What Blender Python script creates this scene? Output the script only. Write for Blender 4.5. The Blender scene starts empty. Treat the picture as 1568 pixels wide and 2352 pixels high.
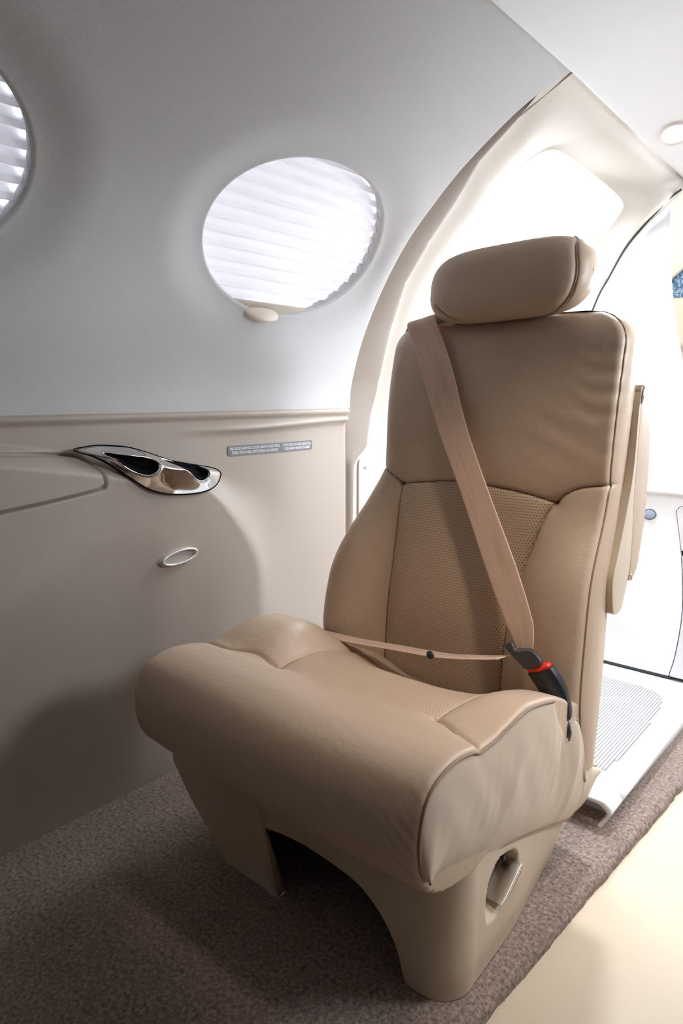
import bpy, bmesh, math
import numpy as np
from mathutils import Vector, Matrix

scene = bpy.context.scene
COL = scene.collection
rng = np.random.RandomState(7)

# ------------------------------------------------------------------ camera
PITCH, YAW = math.radians(9.73), math.radians(40.6)
cd = bpy.data.cameras.new('camera'); cam = bpy.data.objects.new('camera', cd); COL.objects.link(cam)
cd.sensor_fit = 'VERTICAL'; cd.sensor_height = 36.0; cd.lens = 24.0
cd.clip_start = 0.02; cd.clip_end = 200
cam.location = (0, 0, 0.8)
cam.rotation_euler = (math.pi / 2 - PITCH, 0, YAW)
scene.camera = cam

# ------------------------------------------------------------------ view / light
vs = scene.view_settings
scene.display_settings.display_device = 'sRGB'
vs.view_transform = 'Standard'; vs.look = 'None'; vs.gamma = 1.0; vs.use_curve_mapping = False
vs.exposure = 0.22
scene.cycles.use_denoising = True
scene.cycles.max_bounces = 10
scene.cycles.diffuse_bounces = 7
scene.cycles.sample_clamp_indirect = 6.0

SKY_LEFT, SKY_RIGHT = 20.0, 25.0
world = bpy.data.worlds.new('sky'); scene.world = world; world.use_nodes = True
wn = world.node_tree; wn.nodes.clear()
wo = wn.nodes.new('ShaderNodeOutputWorld'); wb = wn.nodes.new('ShaderNodeBackground')
wt = wn.nodes.new('ShaderNodeTexCoord'); wx = wn.nodes.new('ShaderNodeSeparateXYZ')
mr = wn.nodes.new('ShaderNodeMapRange'); mr.inputs[1].default_value = -0.6; mr.inputs[2].default_value = 0.6
mr.inputs[3].default_value = SKY_LEFT; mr.inputs[4].default_value = SKY_RIGHT
mz = wn.nodes.new('ShaderNodeMapRange'); mz.inputs[1].default_value = -0.12; mz.inputs[2].default_value = 0.05
mz.inputs[3].default_value = 0.3; mz.inputs[4].default_value = 1.0
mm = wn.nodes.new('ShaderNodeMath'); mm.operation = 'MULTIPLY'
wn.links.new(wt.outputs['Generated'], wx.inputs[0]); wn.links.new(wx.outputs[0], mr.inputs[0]); wn.links.new(wx.outputs[2], mz.inputs[0])
wn.links.new(mr.outputs[0], mm.inputs[0]); wn.links.new(mz.outputs[0], mm.inputs[1]); wn.links.new(mm.outputs[0], wb.inputs[1])
mc = wn.nodes.new('ShaderNodeMix'); mc.data_type = 'RGBA'
mcr = wn.nodes.new('ShaderNodeMapRange'); mcr.inputs[1].default_value = -0.5; mcr.inputs[2].default_value = 0.5
wn.links.new(wx.outputs[0], mcr.inputs[0]); wn.links.new(mcr.outputs[0], mc.inputs[0])
mc.inputs[6].default_value = (0.74, 0.85, 1.0, 1); mc.inputs[7].default_value = (0.86, 0.93, 1.0, 1)
wn.links.new(mc.outputs[2], wb.inputs[0]); wn.links.new(wb.outputs[0], wo.inputs[0])


def area(name, loc, target, sx, sy, power=0, color=(1, 1, 1), portal=False, shape='RECTANGLE'):
    l = bpy.data.lights.new(name, 'AREA'); l.shape = shape; l.size = sx; l.size_y = sy
    l.energy = power; l.color = color
    o = bpy.data.objects.new(name, l); COL.objects.link(o)
    o.location = loc
    o.rotation_euler = (Vector(target) - Vector(loc)).to_track_quat('-Z', 'Y').to_euler()
    if portal: l.cycles.is_portal = True
    return o


# daylight portals in the openings that have no shade in front of them
area('daylight_door', (-0.93, 1.72, 1.18), (-0.40, 1.55, 0.85), 0.5, 0.6, portal=True)
area('daylight_right', (0.27, 1.38, 1.10), (-0.6, 1.2, 0.6), 0.46, 0.34, portal=True)
area('daylight_cockpit', (-0.36, 2.68, 0.98), (-0.36, 0.0, 0.98), 0.9, 0.28, portal=True)

# ------------------------------------------------------------------ materials
MATS = {}


def mat(name, color, rough=0.5, metal=0.0, bump=None, coat=0.0, spec=0.5, var=None, sheen=0.0):
    """bump: list of (texture, scale, strength, distance); var: (scale, amount)"""
    m = bpy.data.materials.new(name); m.use_nodes = True
    nt = m.node_tree; b = nt.nodes['Principled BSDF']
    b.inputs['Base Color'].default_value = (*color, 1); b.inputs['Roughness'].default_value = rough
    b.inputs['Metallic'].default_value = metal; b.inputs['Coat Weight'].default_value = coat
    b.inputs['Specular IOR Level'].default_value = spec
    b.inputs['Sheen Weight'].default_value = sheen
    tc = nt.nodes.new('ShaderNodeTexCoord')
    if var:
        n = nt.nodes.new('ShaderNodeTexNoise'); n.inputs['Scale'].default_value = var[0]; n.inputs['Detail'].default_value = 3
        mx = nt.nodes.new('ShaderNodeMix'); mx.data_type = 'RGBA'
        mx.inputs[6].default_value = (*[c * (1 - var[1]) for c in color], 1)
        mx.inputs[7].default_value = (*[min(1, c * (1 + var[1])) for c in color], 1)
        nt.links.new(tc.outputs['Object'], n.inputs['Vector']); nt.links.new(n.outputs[0], mx.inputs[0])
        nt.links.new(mx.outputs[2], b.inputs['Base Color'])
    prev = None
    for (kind, sc, st, di) in (bump or []):
        if kind == 'noise':
            t = nt.nodes.new('ShaderNodeTexNoise'); t.inputs['Scale'].default_value = sc; t.inputs['Detail'].default_value = 3
            out = t.outputs[0]
        elif kind == 'voronoi':
            t = nt.nodes.new('ShaderNodeTexVoronoi'); t.inputs['Scale'].default_value = sc; t.feature = 'DISTANCE_TO_EDGE'
            out = t.outputs[0]
        nt.links.new(tc.outputs['Object'], t.inputs['Vector'])
        bp = nt.nodes.new('ShaderNodeBump'); bp.inputs['Strength'].default_value = st; bp.inputs['Distance'].default_value = di
        nt.links.new(out, bp.inputs['Height'])
        if prev: nt.links.new(prev.outputs[0], bp.inputs['Normal'])
        prev = bp
    if prev: nt.links.new(prev.outputs[0], b.inputs['Normal'])
    MATS[name] = m
    return m


LEA = [('noise', 60, 0.25, 0.004), ('voronoi', 520, 0.25, 0.0006)]
C_SEAT = (0.50, 0.372, 0.27)
M_seat = mat('seat_leather', C_SEAT, 0.42, bump=LEA, spec=0.4)
M_skirt = mat('skirt_leather', (0.55, 0.445, 0.35), 0.38, bump=[('voronoi', 600, 0.15, 0.0005)], spec=0.4)
M_seam = mat('seam_thread', (0.22, 0.155, 0.10), 0.7)
M_base = mat('seat_base_plastic', (0.56, 0.455, 0.34), 0.42, bump=[('noise', 900, 0.1, 0.0004)], spec=0.4)
M_panel = mat('sidewall_leather', (0.395, 0.337, 0.288), 0.45, bump=[('noise', 35, 0.12, 0.004), ('voronoi', 420, 0.22, 0.0007)], spec=0.4)
M_door = mat('door_lining', (0.74, 0.695, 0.63), 0.5, bump=[('noise', 700, 0.05, 0.0004)])
M_frame = mat('door_frame_trim', (0.29, 0.24, 0.205), 0.55, bump=[('noise', 700, 0.1, 0.0004)])
M_white = mat('white_laminate', (0.86, 0.87, 0.885), 0.35)
M_ceil = mat('ceiling_panel', (0.80, 0.80, 0.80), 0.6)
M_grey = mat('grey_liner_back', (0.3, 0.3, 0.3), 0.8)
M_chrome = mat('polished_chrome', (0.62, 0.60, 0.60), 0.06, metal=1.0)
M_satin = mat('satin_metal', (0.55, 0.54, 0.52), 0.28, metal=1.0)
M_black = mat('black_plastic', (0.018, 0.018, 0.022), 0.35)
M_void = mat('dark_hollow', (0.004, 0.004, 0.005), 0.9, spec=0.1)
M_tongue = mat('dark_plastic', (0.05, 0.045, 0.045), 0.45)
M_red = mat('red_button', (0.75, 0.035, 0.02), 0.4)
M_bezel = mat('worn_bezel', (0.74, 0.70, 0.67), 0.3, metal=0.5, var=(110, 0.35), bump=[('noise', 160, 0.5, 0.002)])
M_aisle = mat('aisle_vinyl', (0.60, 0.49, 0.36), 0.4, bump=[('voronoi', 170, 0.2, 0.0012)], spec=0.4)
M_gap = mat('dark_gap', (0.03, 0.035, 0.045), 0.6)
M_btn = mat('blue_grey_lens', (0.30, 0.36, 0.46), 0.3)
M_placard = mat('placard_plate', (0.155, 0.155, 0.175), 0.5)
M_print = mat('placard_print', (0.72, 0.72, 0.74), 0.6)
M_rail = mat('blind_rail', (0.50, 0.44, 0.37), 0.5)
M_tab = mat('blind_pull', (0.80, 0.70, 0.60), 0.4)
M_rear = mat('light_block_dark', (0.13, 0.12, 0.115), 0.7)
M_seal = mat('window_seal', (0.25, 0.36, 0.48), 0.5)


def mat_fabric():
    m = bpy.data.materials.new('headliner_fabric'); m.use_nodes = True; nt = m.node_tree; b = nt.nodes['Principled BSDF']
    b.inputs['Base Color'].default_value = (0.55, 0.55, 0.55, 1); b.inputs['Roughness'].default_value = 0.85
    b.inputs['Specular IOR Level'].default_value = 0.2; b.inputs['Sheen Weight'].default_value = 0.1
    uv = nt.nodes.new('ShaderNodeUVMap'); uv.uv_map = 'UVMap'
    mp = nt.nodes.new('ShaderNodeMapping'); mp.inputs['Rotation'].default_value = (0, 0, 0.6)
    w = nt.nodes.new('ShaderNodeTexWave'); w.inputs['Scale'].default_value = 150; w.inputs['Distortion'].default_value = 1.5
    w.inputs['Detail'].default_value = 2; w.inputs['Detail Scale'].default_value = 3
    n = nt.nodes.new('ShaderNodeTexNoise'); n.inputs['Scale'].default_value = 420
    ad = nt.nodes.new('ShaderNodeMath'); ad.operation = 'ADD'
    bp = nt.nodes.new('ShaderNodeBump'); bp.inputs['Strength'].default_value = 0.22; bp.inputs['Distance'].default_value = 0.001
    mx = nt.nodes.new('ShaderNodeMix'); mx.data_type = 'RGBA'
    mx.inputs[6].default_value = (0.51, 0.51, 0.51, 1); mx.inputs[7].default_value = (0.60, 0.60, 0.60, 1)
    nt.links.new(uv.outputs[0], mp.inputs[0]); nt.links.new(mp.outputs[0], w.inputs['Vector']); nt.links.new(uv.outputs[0], n.inputs['Vector'])
    nt.links.new(w.outputs['Fac'], ad.inputs[0]); nt.links.new(n.outputs[0], ad.inputs[1]); nt.links.new(ad.outputs[0], bp.inputs['Height'])
    nt.links.new(n.outputs[0], mx.inputs[0]); nt.links.new(mx.outputs[2], b.inputs['Base Color'])
    nt.links.new(bp.outputs[0], b.inputs['Normal'])
    return m


def mat_perforated(name, hole):
    m = bpy.data.materials.new(name); m.use_nodes = True; nt = m.node_tree; b = nt.nodes['Principled BSDF']
    b.inputs['Roughness'].default_value = 0.45; b.inputs['Specular IOR Level'].default_value = 0.35
    uv = nt.nodes.new('ShaderNodeUVMap'); uv.uv_map = 'UVMap'
    sp = nt.nodes.new('ShaderNodeSeparateXYZ'); nt.links.new(uv.outputs[0], sp.inputs[0])

    def M(op, a, bb=None):
        n = nt.nodes.new('ShaderNodeMath'); n.operation = op
        for i, v in enumerate((a, bb)):
            if v is None: continue
            if isinstance(v, (int, float)): n.inputs[i].default_value = v
            else: nt.links.new(v, n.inputs[i])
        return n.outputs[0]
    P = 0.0052
    v = M('DIVIDE', sp.outputs[1], P * 0.95); row = M('FLOOR', v)
    sh = M('MULTIPLY', M('MODULO', M('ABSOLUTE', row), 2.0), 0.5)
    u = M('ADD', M('DIVIDE', sp.outputs[0], P), sh)
    fu = M('SUBTRACT', M('FRACT', u), 0.5); fv = M('SUBTRACT', M('FRACT', v), 0.5)
    r = M('SQRT', M('ADD', M('MULTIPLY', fu, fu), M('MULTIPLY', fv, fv)))
    rr = nt.nodes.new('ShaderNodeMapRange'); rr.inputs[1].default_value = 0.12; rr.inputs[2].default_value = 0.21
    rr.inputs[3].default_value = 0.0; rr.inputs[4].default_value = 1.0; nt.links.new(r, rr.inputs[0])
    mx = nt.nodes.new('ShaderNodeMix'); mx.data_type = 'RGBA'; nt.links.new(rr.outputs[0], mx.inputs[0])
    mx.inputs[6].default_value = (*hole, 1); mx.inputs[7].default_value = (C_SEAT[0] * .96, C_SEAT[1] * .95, C_SEAT[2] * .93, 1)
    nt.links.new(mx.outputs[2], b.inputs['Base Color'])
    bp = nt.nodes.new('ShaderNodeBump'); bp.inputs['Strength'].default_value = 0.5; bp.inputs['Distance'].default_value = 0.001
    nt.links.new(rr.outputs[0], bp.inputs['Height']); nt.links.new(bp.outputs[0], b.inputs['Normal'])
    return m


def mat_carpet():
    m = bpy.data.materials.new('carpet_pile'); m.use_nodes = True; nt = m.node_tree; b = nt.nodes['Principled BSDF']
    b.inputs['Roughness'].default_value = 0.95; b.inputs['Specular IOR Level'].default_value = 0.1
    b.inputs['Sheen Weight'].default_value = 0.3
    tc = nt.nodes.new('ShaderNodeTexCoord')
    n1 = nt.nodes.new('ShaderNodeTexNoise'); n1.inputs['Scale'].default_value = 150; n1.inputs['Detail'].default_value = 6; n1.inputs['Roughness'].default_value = 0.75
    n2 = nt.nodes.new('ShaderNodeTexNoise'); n2.inputs['Scale'].default_value = 14; n2.inputs['Detail'].default_value = 3
    for n in (n1, n2): nt.links.new(tc.outputs['Object'], n.inputs['Vector'])
    r = nt.nodes.new('ShaderNodeValToRGB'); r.color_ramp.elements[0].position = 0.34; r.color_ramp.elements[1].position = 0.66
    r.color_ramp.elements[0].color = (0.066, 0.037, 0.028, 1); r.color_ramp.elements[1].color = (0.60, 0.43, 0.345, 1)
    nt.links.new(n1.outputs[0], r.inputs[0])
    mx = nt.nodes.new('ShaderNodeMix'); mx.data_type = 'RGBA'; mx.blend_type = 'MULTIPLY'; mx.inputs[0].default_value = 0.35
    r2 = nt.nodes.new('ShaderNodeValToRGB'); r2.color_ramp.elements[0].position = 0.35; r2.color_ramp.elements[1].position = 0.65
    r2.color_ramp.elements[0].color = (0.6, 0.6, 0.6, 1)
    nt.links.new(n2.outputs[0], r2.inputs[0]); nt.links.new(r.outputs[0], mx.inputs[6]); nt.links.new(r2.outputs[0], mx.inputs[7])
    nt.links.new(mx.outputs[2], b.inputs['Base Color'])
    bp = nt.nodes.new('ShaderNodeBump'); bp.inputs['Strength'].default_value = 0.9; bp.inputs['Distance'].default_value = 0.006
    nt.links.new(n1.outputs[0], bp.inputs['Height']); nt.links.new(bp.outputs[0], b.inputs['Normal'])
    return m


def mat_belt():
    m = bpy.data.materials.new('belt_webbing'); m.use_nodes = True; nt = m.node_tree; b = nt.nodes['Principled BSDF']
    b.inputs['Roughness'].default_value = 0.6; b.inputs['Specular IOR Level'].default_value = 0.3; b.inputs['Sheen Weight'].default_value = 0.2
    uv = nt.nodes.new('ShaderNodeUVMap'); uv.uv_map = 'UVMap'
    n0 = nt.nodes.new('ShaderNodeTexNoise'); n0.inputs['Scale'].default_value = 9
    mp = nt.nodes.new('ShaderNodeMapping'); mp.inputs['Scale'].default_value = (1, 14, 1)
    mp2 = nt.nodes.new('ShaderNodeMapping'); mp2.inputs['Scale'].default_value = (1.0, 0.6, 1)
    nt.links.new(uv.outputs[0], mp2.inputs[0]); nt.links.new(mp2.outputs[0], n0.inputs['Vector'])
    n = nt.nodes.new('ShaderNodeTexNoise'); n.inputs['Scale'].default_value = 18
    nt.links.new(uv.outputs[0], mp.inputs[0]); nt.links.new(mp.outputs[0], n.inputs['Vector'])
    ad = nt.nodes.new('ShaderNodeMath'); ad.operation = 'ADD'; nt.links.new(n.outputs[0], ad.inputs[0]); nt.links.new(n0.outputs[0], ad.inputs[1])
    r = nt.nodes.new('ShaderNodeValToRGB'); r.color_ramp.elements[0].position = 0.75; r.color_ramp.elements[1].position = 1.25 if False else 1.0
    r.color_ramp.elements[0].color = (0.56, 0.365, 0.265, 1); r.color_ramp.elements[1].color = (0.68, 0.47, 0.35, 1)
    nt.links.new(ad.outputs[0], r.inputs[0]); nt.links.new(r.outputs[0], b.inputs['Base Color'])
    w = nt.nodes.new('ShaderNodeTexWave'); w.inputs['Scale'].default_value = 150; w.bands_direction = 'DIAGONAL'
    nt.links.new(uv.outputs[0], w.inputs['Vector'])
    bp = nt.nodes.new('ShaderNodeBump'); bp.inputs['Strength'].default_value = 0.3; bp.inputs['Distance'].default_value = 0.0008
    nt.links.new(w.outputs['Fac'], bp.inputs['Height']); nt.links.new(bp.outputs[0], b.inputs['Normal'])
    return m


def mat_blind():
    m = bpy.data.materials.new('blind_fabric'); m.use_nodes = True; nt = m.node_tree
    out = nt.nodes['Material Output']; nt.nodes.remove(nt.nodes['Principled BSDF'])
    d = nt.nodes.new('ShaderNodeBsdfDiffuse'); d.inputs[0].default_value = (0.88, 0.86, 0.88, 1)
    t = nt.nodes.new('ShaderNodeBsdfTranslucent'); t.inputs[0].default_value = (0.94, 0.87, 0.86, 1)
    mx = nt.nodes.new('ShaderNodeMixShader'); mx.inputs[0].default_value = BLIND_T
    nt.links.new(d.outputs[0], mx.inputs[1]); nt.links.new(t.outputs[0], mx.inputs[2]); nt.links.new(mx.outputs[0], out.inputs[0])
    return m


def mat_glass(name, tint=(1, 1, 1)):
    m = bpy.data.materials.new(name); m.use_nodes = True; nt = m.node_tree
    out = nt.nodes['Material Output']; nt.nodes.remove(nt.nodes['Principled BSDF'])
    t = nt.nodes.new('ShaderNodeBsdfTransparent'); t.inputs[0].default_value = (*tint, 1)
    g = nt.nodes.new('ShaderNodeBsdfGlossy'); g.inputs['Roughness'].default_value = 0.02
    mx = nt.nodes.new('ShaderNodeMixShader')
    mx.inputs[0].default_value = 0.05; nt.links.new(t.outputs[0], mx.inputs[1]); nt.links.new(g.outputs[0], mx.inputs[2]); nt.links.new(mx.outputs[0], out.inputs[0])
    return m


def mat_speckle():
    m = mat('blue_windscreen', (0.08, 0.16, 0.28), 0.25)
    nt = m.node_tree; b = nt.nodes['Principled BSDF']; tc = nt.nodes.new('ShaderNodeTexCoord')
    n = nt.nodes.new('ShaderNodeTexNoise'); n.inputs['Scale'].default_value = 160; n.inputs['Detail'].default_value = 4
    r = nt.nodes.new('ShaderNodeValToRGB'); r.color_ramp.elements[0].position = 0.45; r.color_ramp.elements[1].position = 0.8
    r.color_ramp.elements[0].color = (0.03, 0.075, 0.14, 1); r.color_ramp.elements[1].color = (0.38, 0.48, 0.58, 1)
    nt.links.new(tc.outputs['Object'], n.inputs['Vector']); nt.links.new(n.outputs[0], r.inputs[0]); nt.links.new(r.outputs[0], b.inputs['Base Color'])
    return m


BLIND_T = 0.019
M_fabric = mat_fabric(); M_perf = mat_perforated('perforated_leather', (0.075, 0.045, 0.028)); M_perf2 = mat_perforated('cushion_perforated_leather', (0.34, 0.235, 0.15)); M_carpet = mat_carpet(); M_belt = mat_belt()
M_blind = mat_blind(); M_glass = mat_glass('clear_pane'); M_speck = mat_speckle()
M_cream = mat('cockpit_lining', (0.40, 0.345, 0.265), 0.6)


# ------------------------------------------------------------------ mesh helpers
def link(name, me, m, parent=None, smooth=True):
    o = bpy.data.objects.new(name, me); COL.objects.link(o)
    if m is not None and len(me.materials) == 0: me.materials.append(m)
    if smooth: me.polygons.foreach_set('use_smooth', [True] * len(me.polygons))
    if parent is not None:
        off = world_loc(parent)
        me.transform(Matrix.Translation(-off)); o.parent = parent
    return o


def world_loc(o):
    v = Vector((0, 0, 0))
    while o is not None: v += o.location; o = o.parent
    return v


def mesh(name, V, F, m, parent=None, smooth=True, uv=None):
    me = bpy.data.meshes.new(name)
    me.from_pydata([tuple(map(float, v)) for v in V], [], [tuple(map(int, f)) for f in F])
    if uv is not None:
        l = me.uv_layers.new(name='UVMap'); idx = np.zeros(len(me.loops), dtype=np.int32); me.loops.foreach_get('vertex_index', idx)
        l.data.foreach_set('uv', np.asarray(uv, dtype=np.float32)[idx].ravel())
    me.validate(); me.update()
    return link(name, me, m, parent, smooth)


def gfaces(n, k, wrapn=False, wrapk=False, flip=False):
    F = []
    for i in range(n if wrapn else n - 1):
        i2 = (i + 1) % n
        for j in range(k if wrapk else k - 1):
            j2 = (j + 1) % k
            f = (i * k + j, i * k + j2, i2 * k + j2, i2 * k + j)
            F.append(f[::-1] if flip else f)
    return F


def grid(name, P, m, parent=None, wrapn=False, wrapk=False, flip=False, uv=None, smooth=True, solid=None, caps=False):
    n, k = P.shape[:2]
    F = gfaces(n, k, wrapn, wrapk, flip)
    if caps:
        a = list(range(k)); b = [(n - 1) * k + j for j in range(k)]
        F += [tuple(a[::-1] if not flip else a), tuple(b if not flip else b[::-1])]
    o = mesh(name, P.reshape(-1, 3), F, m, parent, smooth, None if uv is None else uv.reshape(-1, 2))
    if solid:
        md = o.modifiers.new('thickness', 'SOLIDIFY'); md.thickness = solid[0]; md.offset = solid[1]
    return o


def poly_resample(P, n):
    P = np.asarray(P, float); d = np.r_[0, np.cumsum(np.linalg.norm(np.diff(P, axis=0), axis=1))]
    t = np.linspace(0, d[-1], n)
    return np.stack([np.interp(t, d, P[:, i]) for i in range(P.shape[1])], 1)


def catmull(P, n, closed=False, t=None):
    """smooth curve through points, n samples"""
    P = np.asarray(P, float); N = len(P)
    if closed: Q = np.vstack([P[-1], P, P[0], P[1]]); S = N
    else: Q = np.vstack([2 * P[0] - P[1], P, 2 * P[-1] - P[-2]]); S = N - 1
    if t is None: t = np.linspace(0, S, n, endpoint=not closed)
    i = np.minimum(t.astype(int), S - 1); f = (t - i)[:, None]
    p0, p1, p2, p3 = Q[i], Q[i + 1], Q[i + 2], Q[i + 3]
    return 0.5 * (2 * p1 + (p2 - p0) * f + (2 * p0 - 5 * p1 + 4 * p2 - p3) * f ** 2 + (3 * p1 - p0 - 3 * p2 + p3) * f ** 3)


def seg_dist(X, Y, poly):
    d = np.full(np.shape(X), 1e9)
    for (a, b) in zip(poly[:-1], poly[1:]):
        ax, ay = a; bx, by = b; L = (bx - ax) ** 2 + (by - ay) ** 2 + 1e-12
        t = np.clip(((X - ax) * (bx - ax) + (Y - ay) * (by - ay)) / L, 0, 1)
        d = np.minimum(d, np.hypot(X - ax - t * (bx - ax), Y - ay - t * (by - ay)))
    return d


def inside(X, Y, poly):
    c = np.zeros(np.shape(X), bool); n = len(poly)
    for i in range(n):
        x1, y1 = poly[i]; x2, y2 = poly[(i + 1) % n]
        if y1 == y2: continue
        cond = ((y1 > Y) != (y2 > Y)) & (X < (x2 - x1) * (Y - y1) / (y2 - y1) + x1)
        c ^= cond
    return c


def sstep(x, a=0.0, b=1.0):
    t = np.clip((x - a) / (b - a), 0, 1); return t * t * (3 - 2 * t)


def empty(name, loc, label=None, cat=None, group=None):
    o = bpy.data.objects.new(name, None); COL.objects.link(o); o.location = loc; o.empty_display_size = 0.05
    if label: tag(o, label, cat, group)
    return o


def tag(o, label, cat, group=None):
    o['label'] = label; o['category'] = cat
    if group: o['group'] = group
    return o


def struct(o):
    o['kind'] = 'structure'; return o


def tube(name, pts, r, m, parent=None, n=10, closed=False, samples=None):
    P = np.asarray(pts, float)
    if samples: P = catmull(P, samples, closed)
    N = len(P)
    T = (np.roll(P, -1, 0) - np.roll(P, 1, 0)) if closed else np.gradient(P, axis=0)
    T /= np.linalg.norm(T, axis=1)[:, None] + 1e-12
    ref = np.array([0.13, 0.31, 0.94]); A = np.cross(T, ref); A /= np.linalg.norm(A, axis=1)[:, None]; B = np.cross(T, A)
    th = np.linspace(0, 2 * np.pi, n, endpoint=False)
    rr = r if np.ndim(r) else np.full(N, r)
    G = P[:, None] + rr[:, None, None] * (A[:, None] * np.cos(th)[None, :, None] + B[:, None] * np.sin(th)[None, :, None])
    return grid(name, G, m, parent, wrapn=closed, wrapk=True, caps=not closed)


def prism(name, outline, to3, h0, h1, m, parent=None, bevel=0.0, smooth=True, seg=3):
    """outline in 2-D, to3(u, v, h) -> xyz; extruded from h0 to h1"""
    n = len(outline)
    V = [to3(u, v, h0) for u, v in outline] + [to3(u, v, h1) for u, v in outline]
    F = [tuple(range(n))[::-1], tuple(range(n, 2 * n))] + [(i, (i + 1) % n, n + (i + 1) % n, n + i) for i in range(n)]
    me = bpy.data.meshes.new(name); me.from_pydata([tuple(map(float, v)) for v in V], [], F); me.validate()
    bm = bmesh.new(); bm.from_mesh(me); bmesh.ops.recalc_face_normals(bm, faces=bm.faces)
    if bevel:
        ed = [e for e in bm.edges if len(e.link_faces) == 2 and e.calc_face_angle(0) > 0.5]
        bmesh.ops.bevel(bm, geom=ed, offset=bevel, segments=seg, profile=0.5, affect='EDGES', clamp_overlap=True)
    bm.to_mesh(me); bm.free()
    o = link(name, me, m, parent, False)
    if smooth:
        for p in me.polygons: p.use_smooth = True
        try: me.set_sharp_from_angle(angle=math.radians(40))
        except Exception: pass
    return o


def fan(name, outline, to3, hfun, m, parent=None, nr=12, power=1.0, flip=False, uv=False):
    """closed outline (2-D, star shaped) filled by rings; hfun(u, v, r) -> height"""
    O = np.asarray(outline, float); c = O.mean(0); n = len(O)
    R = np.linspace(0, 1, nr + 1)[1:] ** power
    U = c[0] + (O[None, :, 0] - c[0]) * R[:, None]; W = c[1] + (O[None, :, 1] - c[1]) * R[:, None]
    RR = np.repeat(R[:, None], n, 1)
    Hh = hfun(U, W, RR); hc = hfun(np.array([c[0]]), np.array([c[1]]), np.array([0.0]))
    P = np.asarray(to3(U, W, Hh)); P = np.moveaxis(P, 0, -1)
    pc = np.asarray(to3(np.array([c[0]]), np.array([c[1]]), hc)).reshape(3)
    V = np.vstack([P.reshape(-1, 3), pc]); F = gfaces(nr, n, wrapk=True); ci = nr * n
    F += [(ci, (j + 1) % n, j) for j in range(n)]
    if flip: F = [f[::-1] for f in F]
    return mesh(name, V, F, m, parent)


# ------------------------------------------------------------------ fuselage section
SEC = np.array([(.0, -1.165), (.30, -1.166), (.544, -1.167), (.70, -1.168), (.766, -1.167), (.83, -1.160), (.939, -1.124), (1.051, -1.065), (1.153, -.993),
                (1.231, -.915), (1.292, -.844), (1.359, -.745), (1.393, -.681), (1.421, -.602), (1.432, -.56)])
_f = catmull(SEC, 1400)
_k = np.ones(61) / 61
_z = np.convolve(np.pad(_f[:, 0], 30, mode='reflect', reflect_type='odd'), _k, 'valid'); _x = np.convolve(np.pad(_f[:, 1], 30, mode='reflect', reflect_type='odd'), _k, 'valid')
_s = np.r_[0, np.cumsum(np.hypot(np.diff(_z), np.diff(_x)))]
_nx = -np.gradient(_z, _s); _nz = np.gradient(_x, _s)          # outward normal of the left wall
S_LEDGE = 0.766; S_TOP = 1.678


def sec(s): return np.interp(s, _s, _x), np.interp(s, _s, _z)
def secn(s): return np.interp(s, _s, _nx), np.interp(s, _s, _nz)


XC = -0.36                                                        # cabin centre line


def liner(name, Y0, Y1, s0, s1, win, m, mirror=False, roll=0.03):
    """wall lining between two frames, with an oval opening whose lip rolls outwards"""
    Vs, Fs, UV, base = [], [], [], 0
    def add(Yg, Sg, D, flip=False):
        nonlocal base
        x, z = sec(Sg); nx, nz = secn(Sg)
        x = x + nx * D; z = z + nz * D
        if mirror: x = 2 * XC - x
        P = np.stack([x, Yg, z], -1); n, k = P.shape[:2]
        Vs.append(P.reshape(-1, 3)); UV.append(np.stack([Yg, Sg], -1).reshape(-1, 2))
        Fs.extend([tuple(i + base for i in f) for f in gfaces(n, k, wrapk=flip)]); base += n * k
    if win is None:
        Yg, Sg = np.meshgrid(np.linspace(Y0, Y1, 24), np.linspace(s0, s1, 70), indexing='ij')
        add(Yg, Sg, np.zeros_like(Yg))
    else:
        yc, sc_, a, b = win
        ang = np.linspace(0, 2 * np.pi, 280, endpoint=False) + 0.0037
        cor = [math.atan2(sy - sc_, yy - yc) % (2 * np.pi) for yy in (Y0, Y1) for sy in (s0, s1)]
        ang = np.sort(np.r_[ang, cor])
        ca, sa = np.cos(ang), np.sin(ang)
        re = 1 / np.sqrt((ca / a) ** 2 + (sa / b) ** 2)
        with np.errstate(divide='ignore'):
            rb = np.minimum(np.where(ca > 0, (Y1 - yc) / ca, (Y0 - yc) / ca), np.where(sa > 0, (s1 - sc_) / sa, (s0 - sc_) / sa))
        rows = []
        for t in np.linspace(0, 1, 46) ** 1.6:
            r = re + (rb - re) * t; dist = r - re
            D = 0.016 * (1 - sstep(dist / np.minimum(rb - re, 0.11) * 1.02, 0, 1)) ** 1.5
            rows.append((r, D))
        lip = []
        for q in np.linspace(1, 0, 7)[:-1]:
            th = q * math.pi / 2
            lip.append((re - 0.008 * math.sin(th), np.full_like(re, 0.016 + 0.008 * (1 - math.cos(th)))))
        deep = [(re - 0.008 + 0.004, np.full_like(re, 0.016 + roll)), (re - 0.008 + 0.002, np.full_like(re, 0.016 + roll * 0.5))]
        allr = deep + lip + rows
        Yg = np.array([yc + r * ca for r, D in allr]); Sg = np.array([sc_ + r * sa for r, D in allr]); Dg = np.array([D for r, D in allr])
        add(Yg, Sg, Dg, flip=True)
    V = np.vstack(Vs); F = Fs if not mirror else [f[::-1] for f in Fs]
    return V, F, np.vstack(UV)


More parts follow.
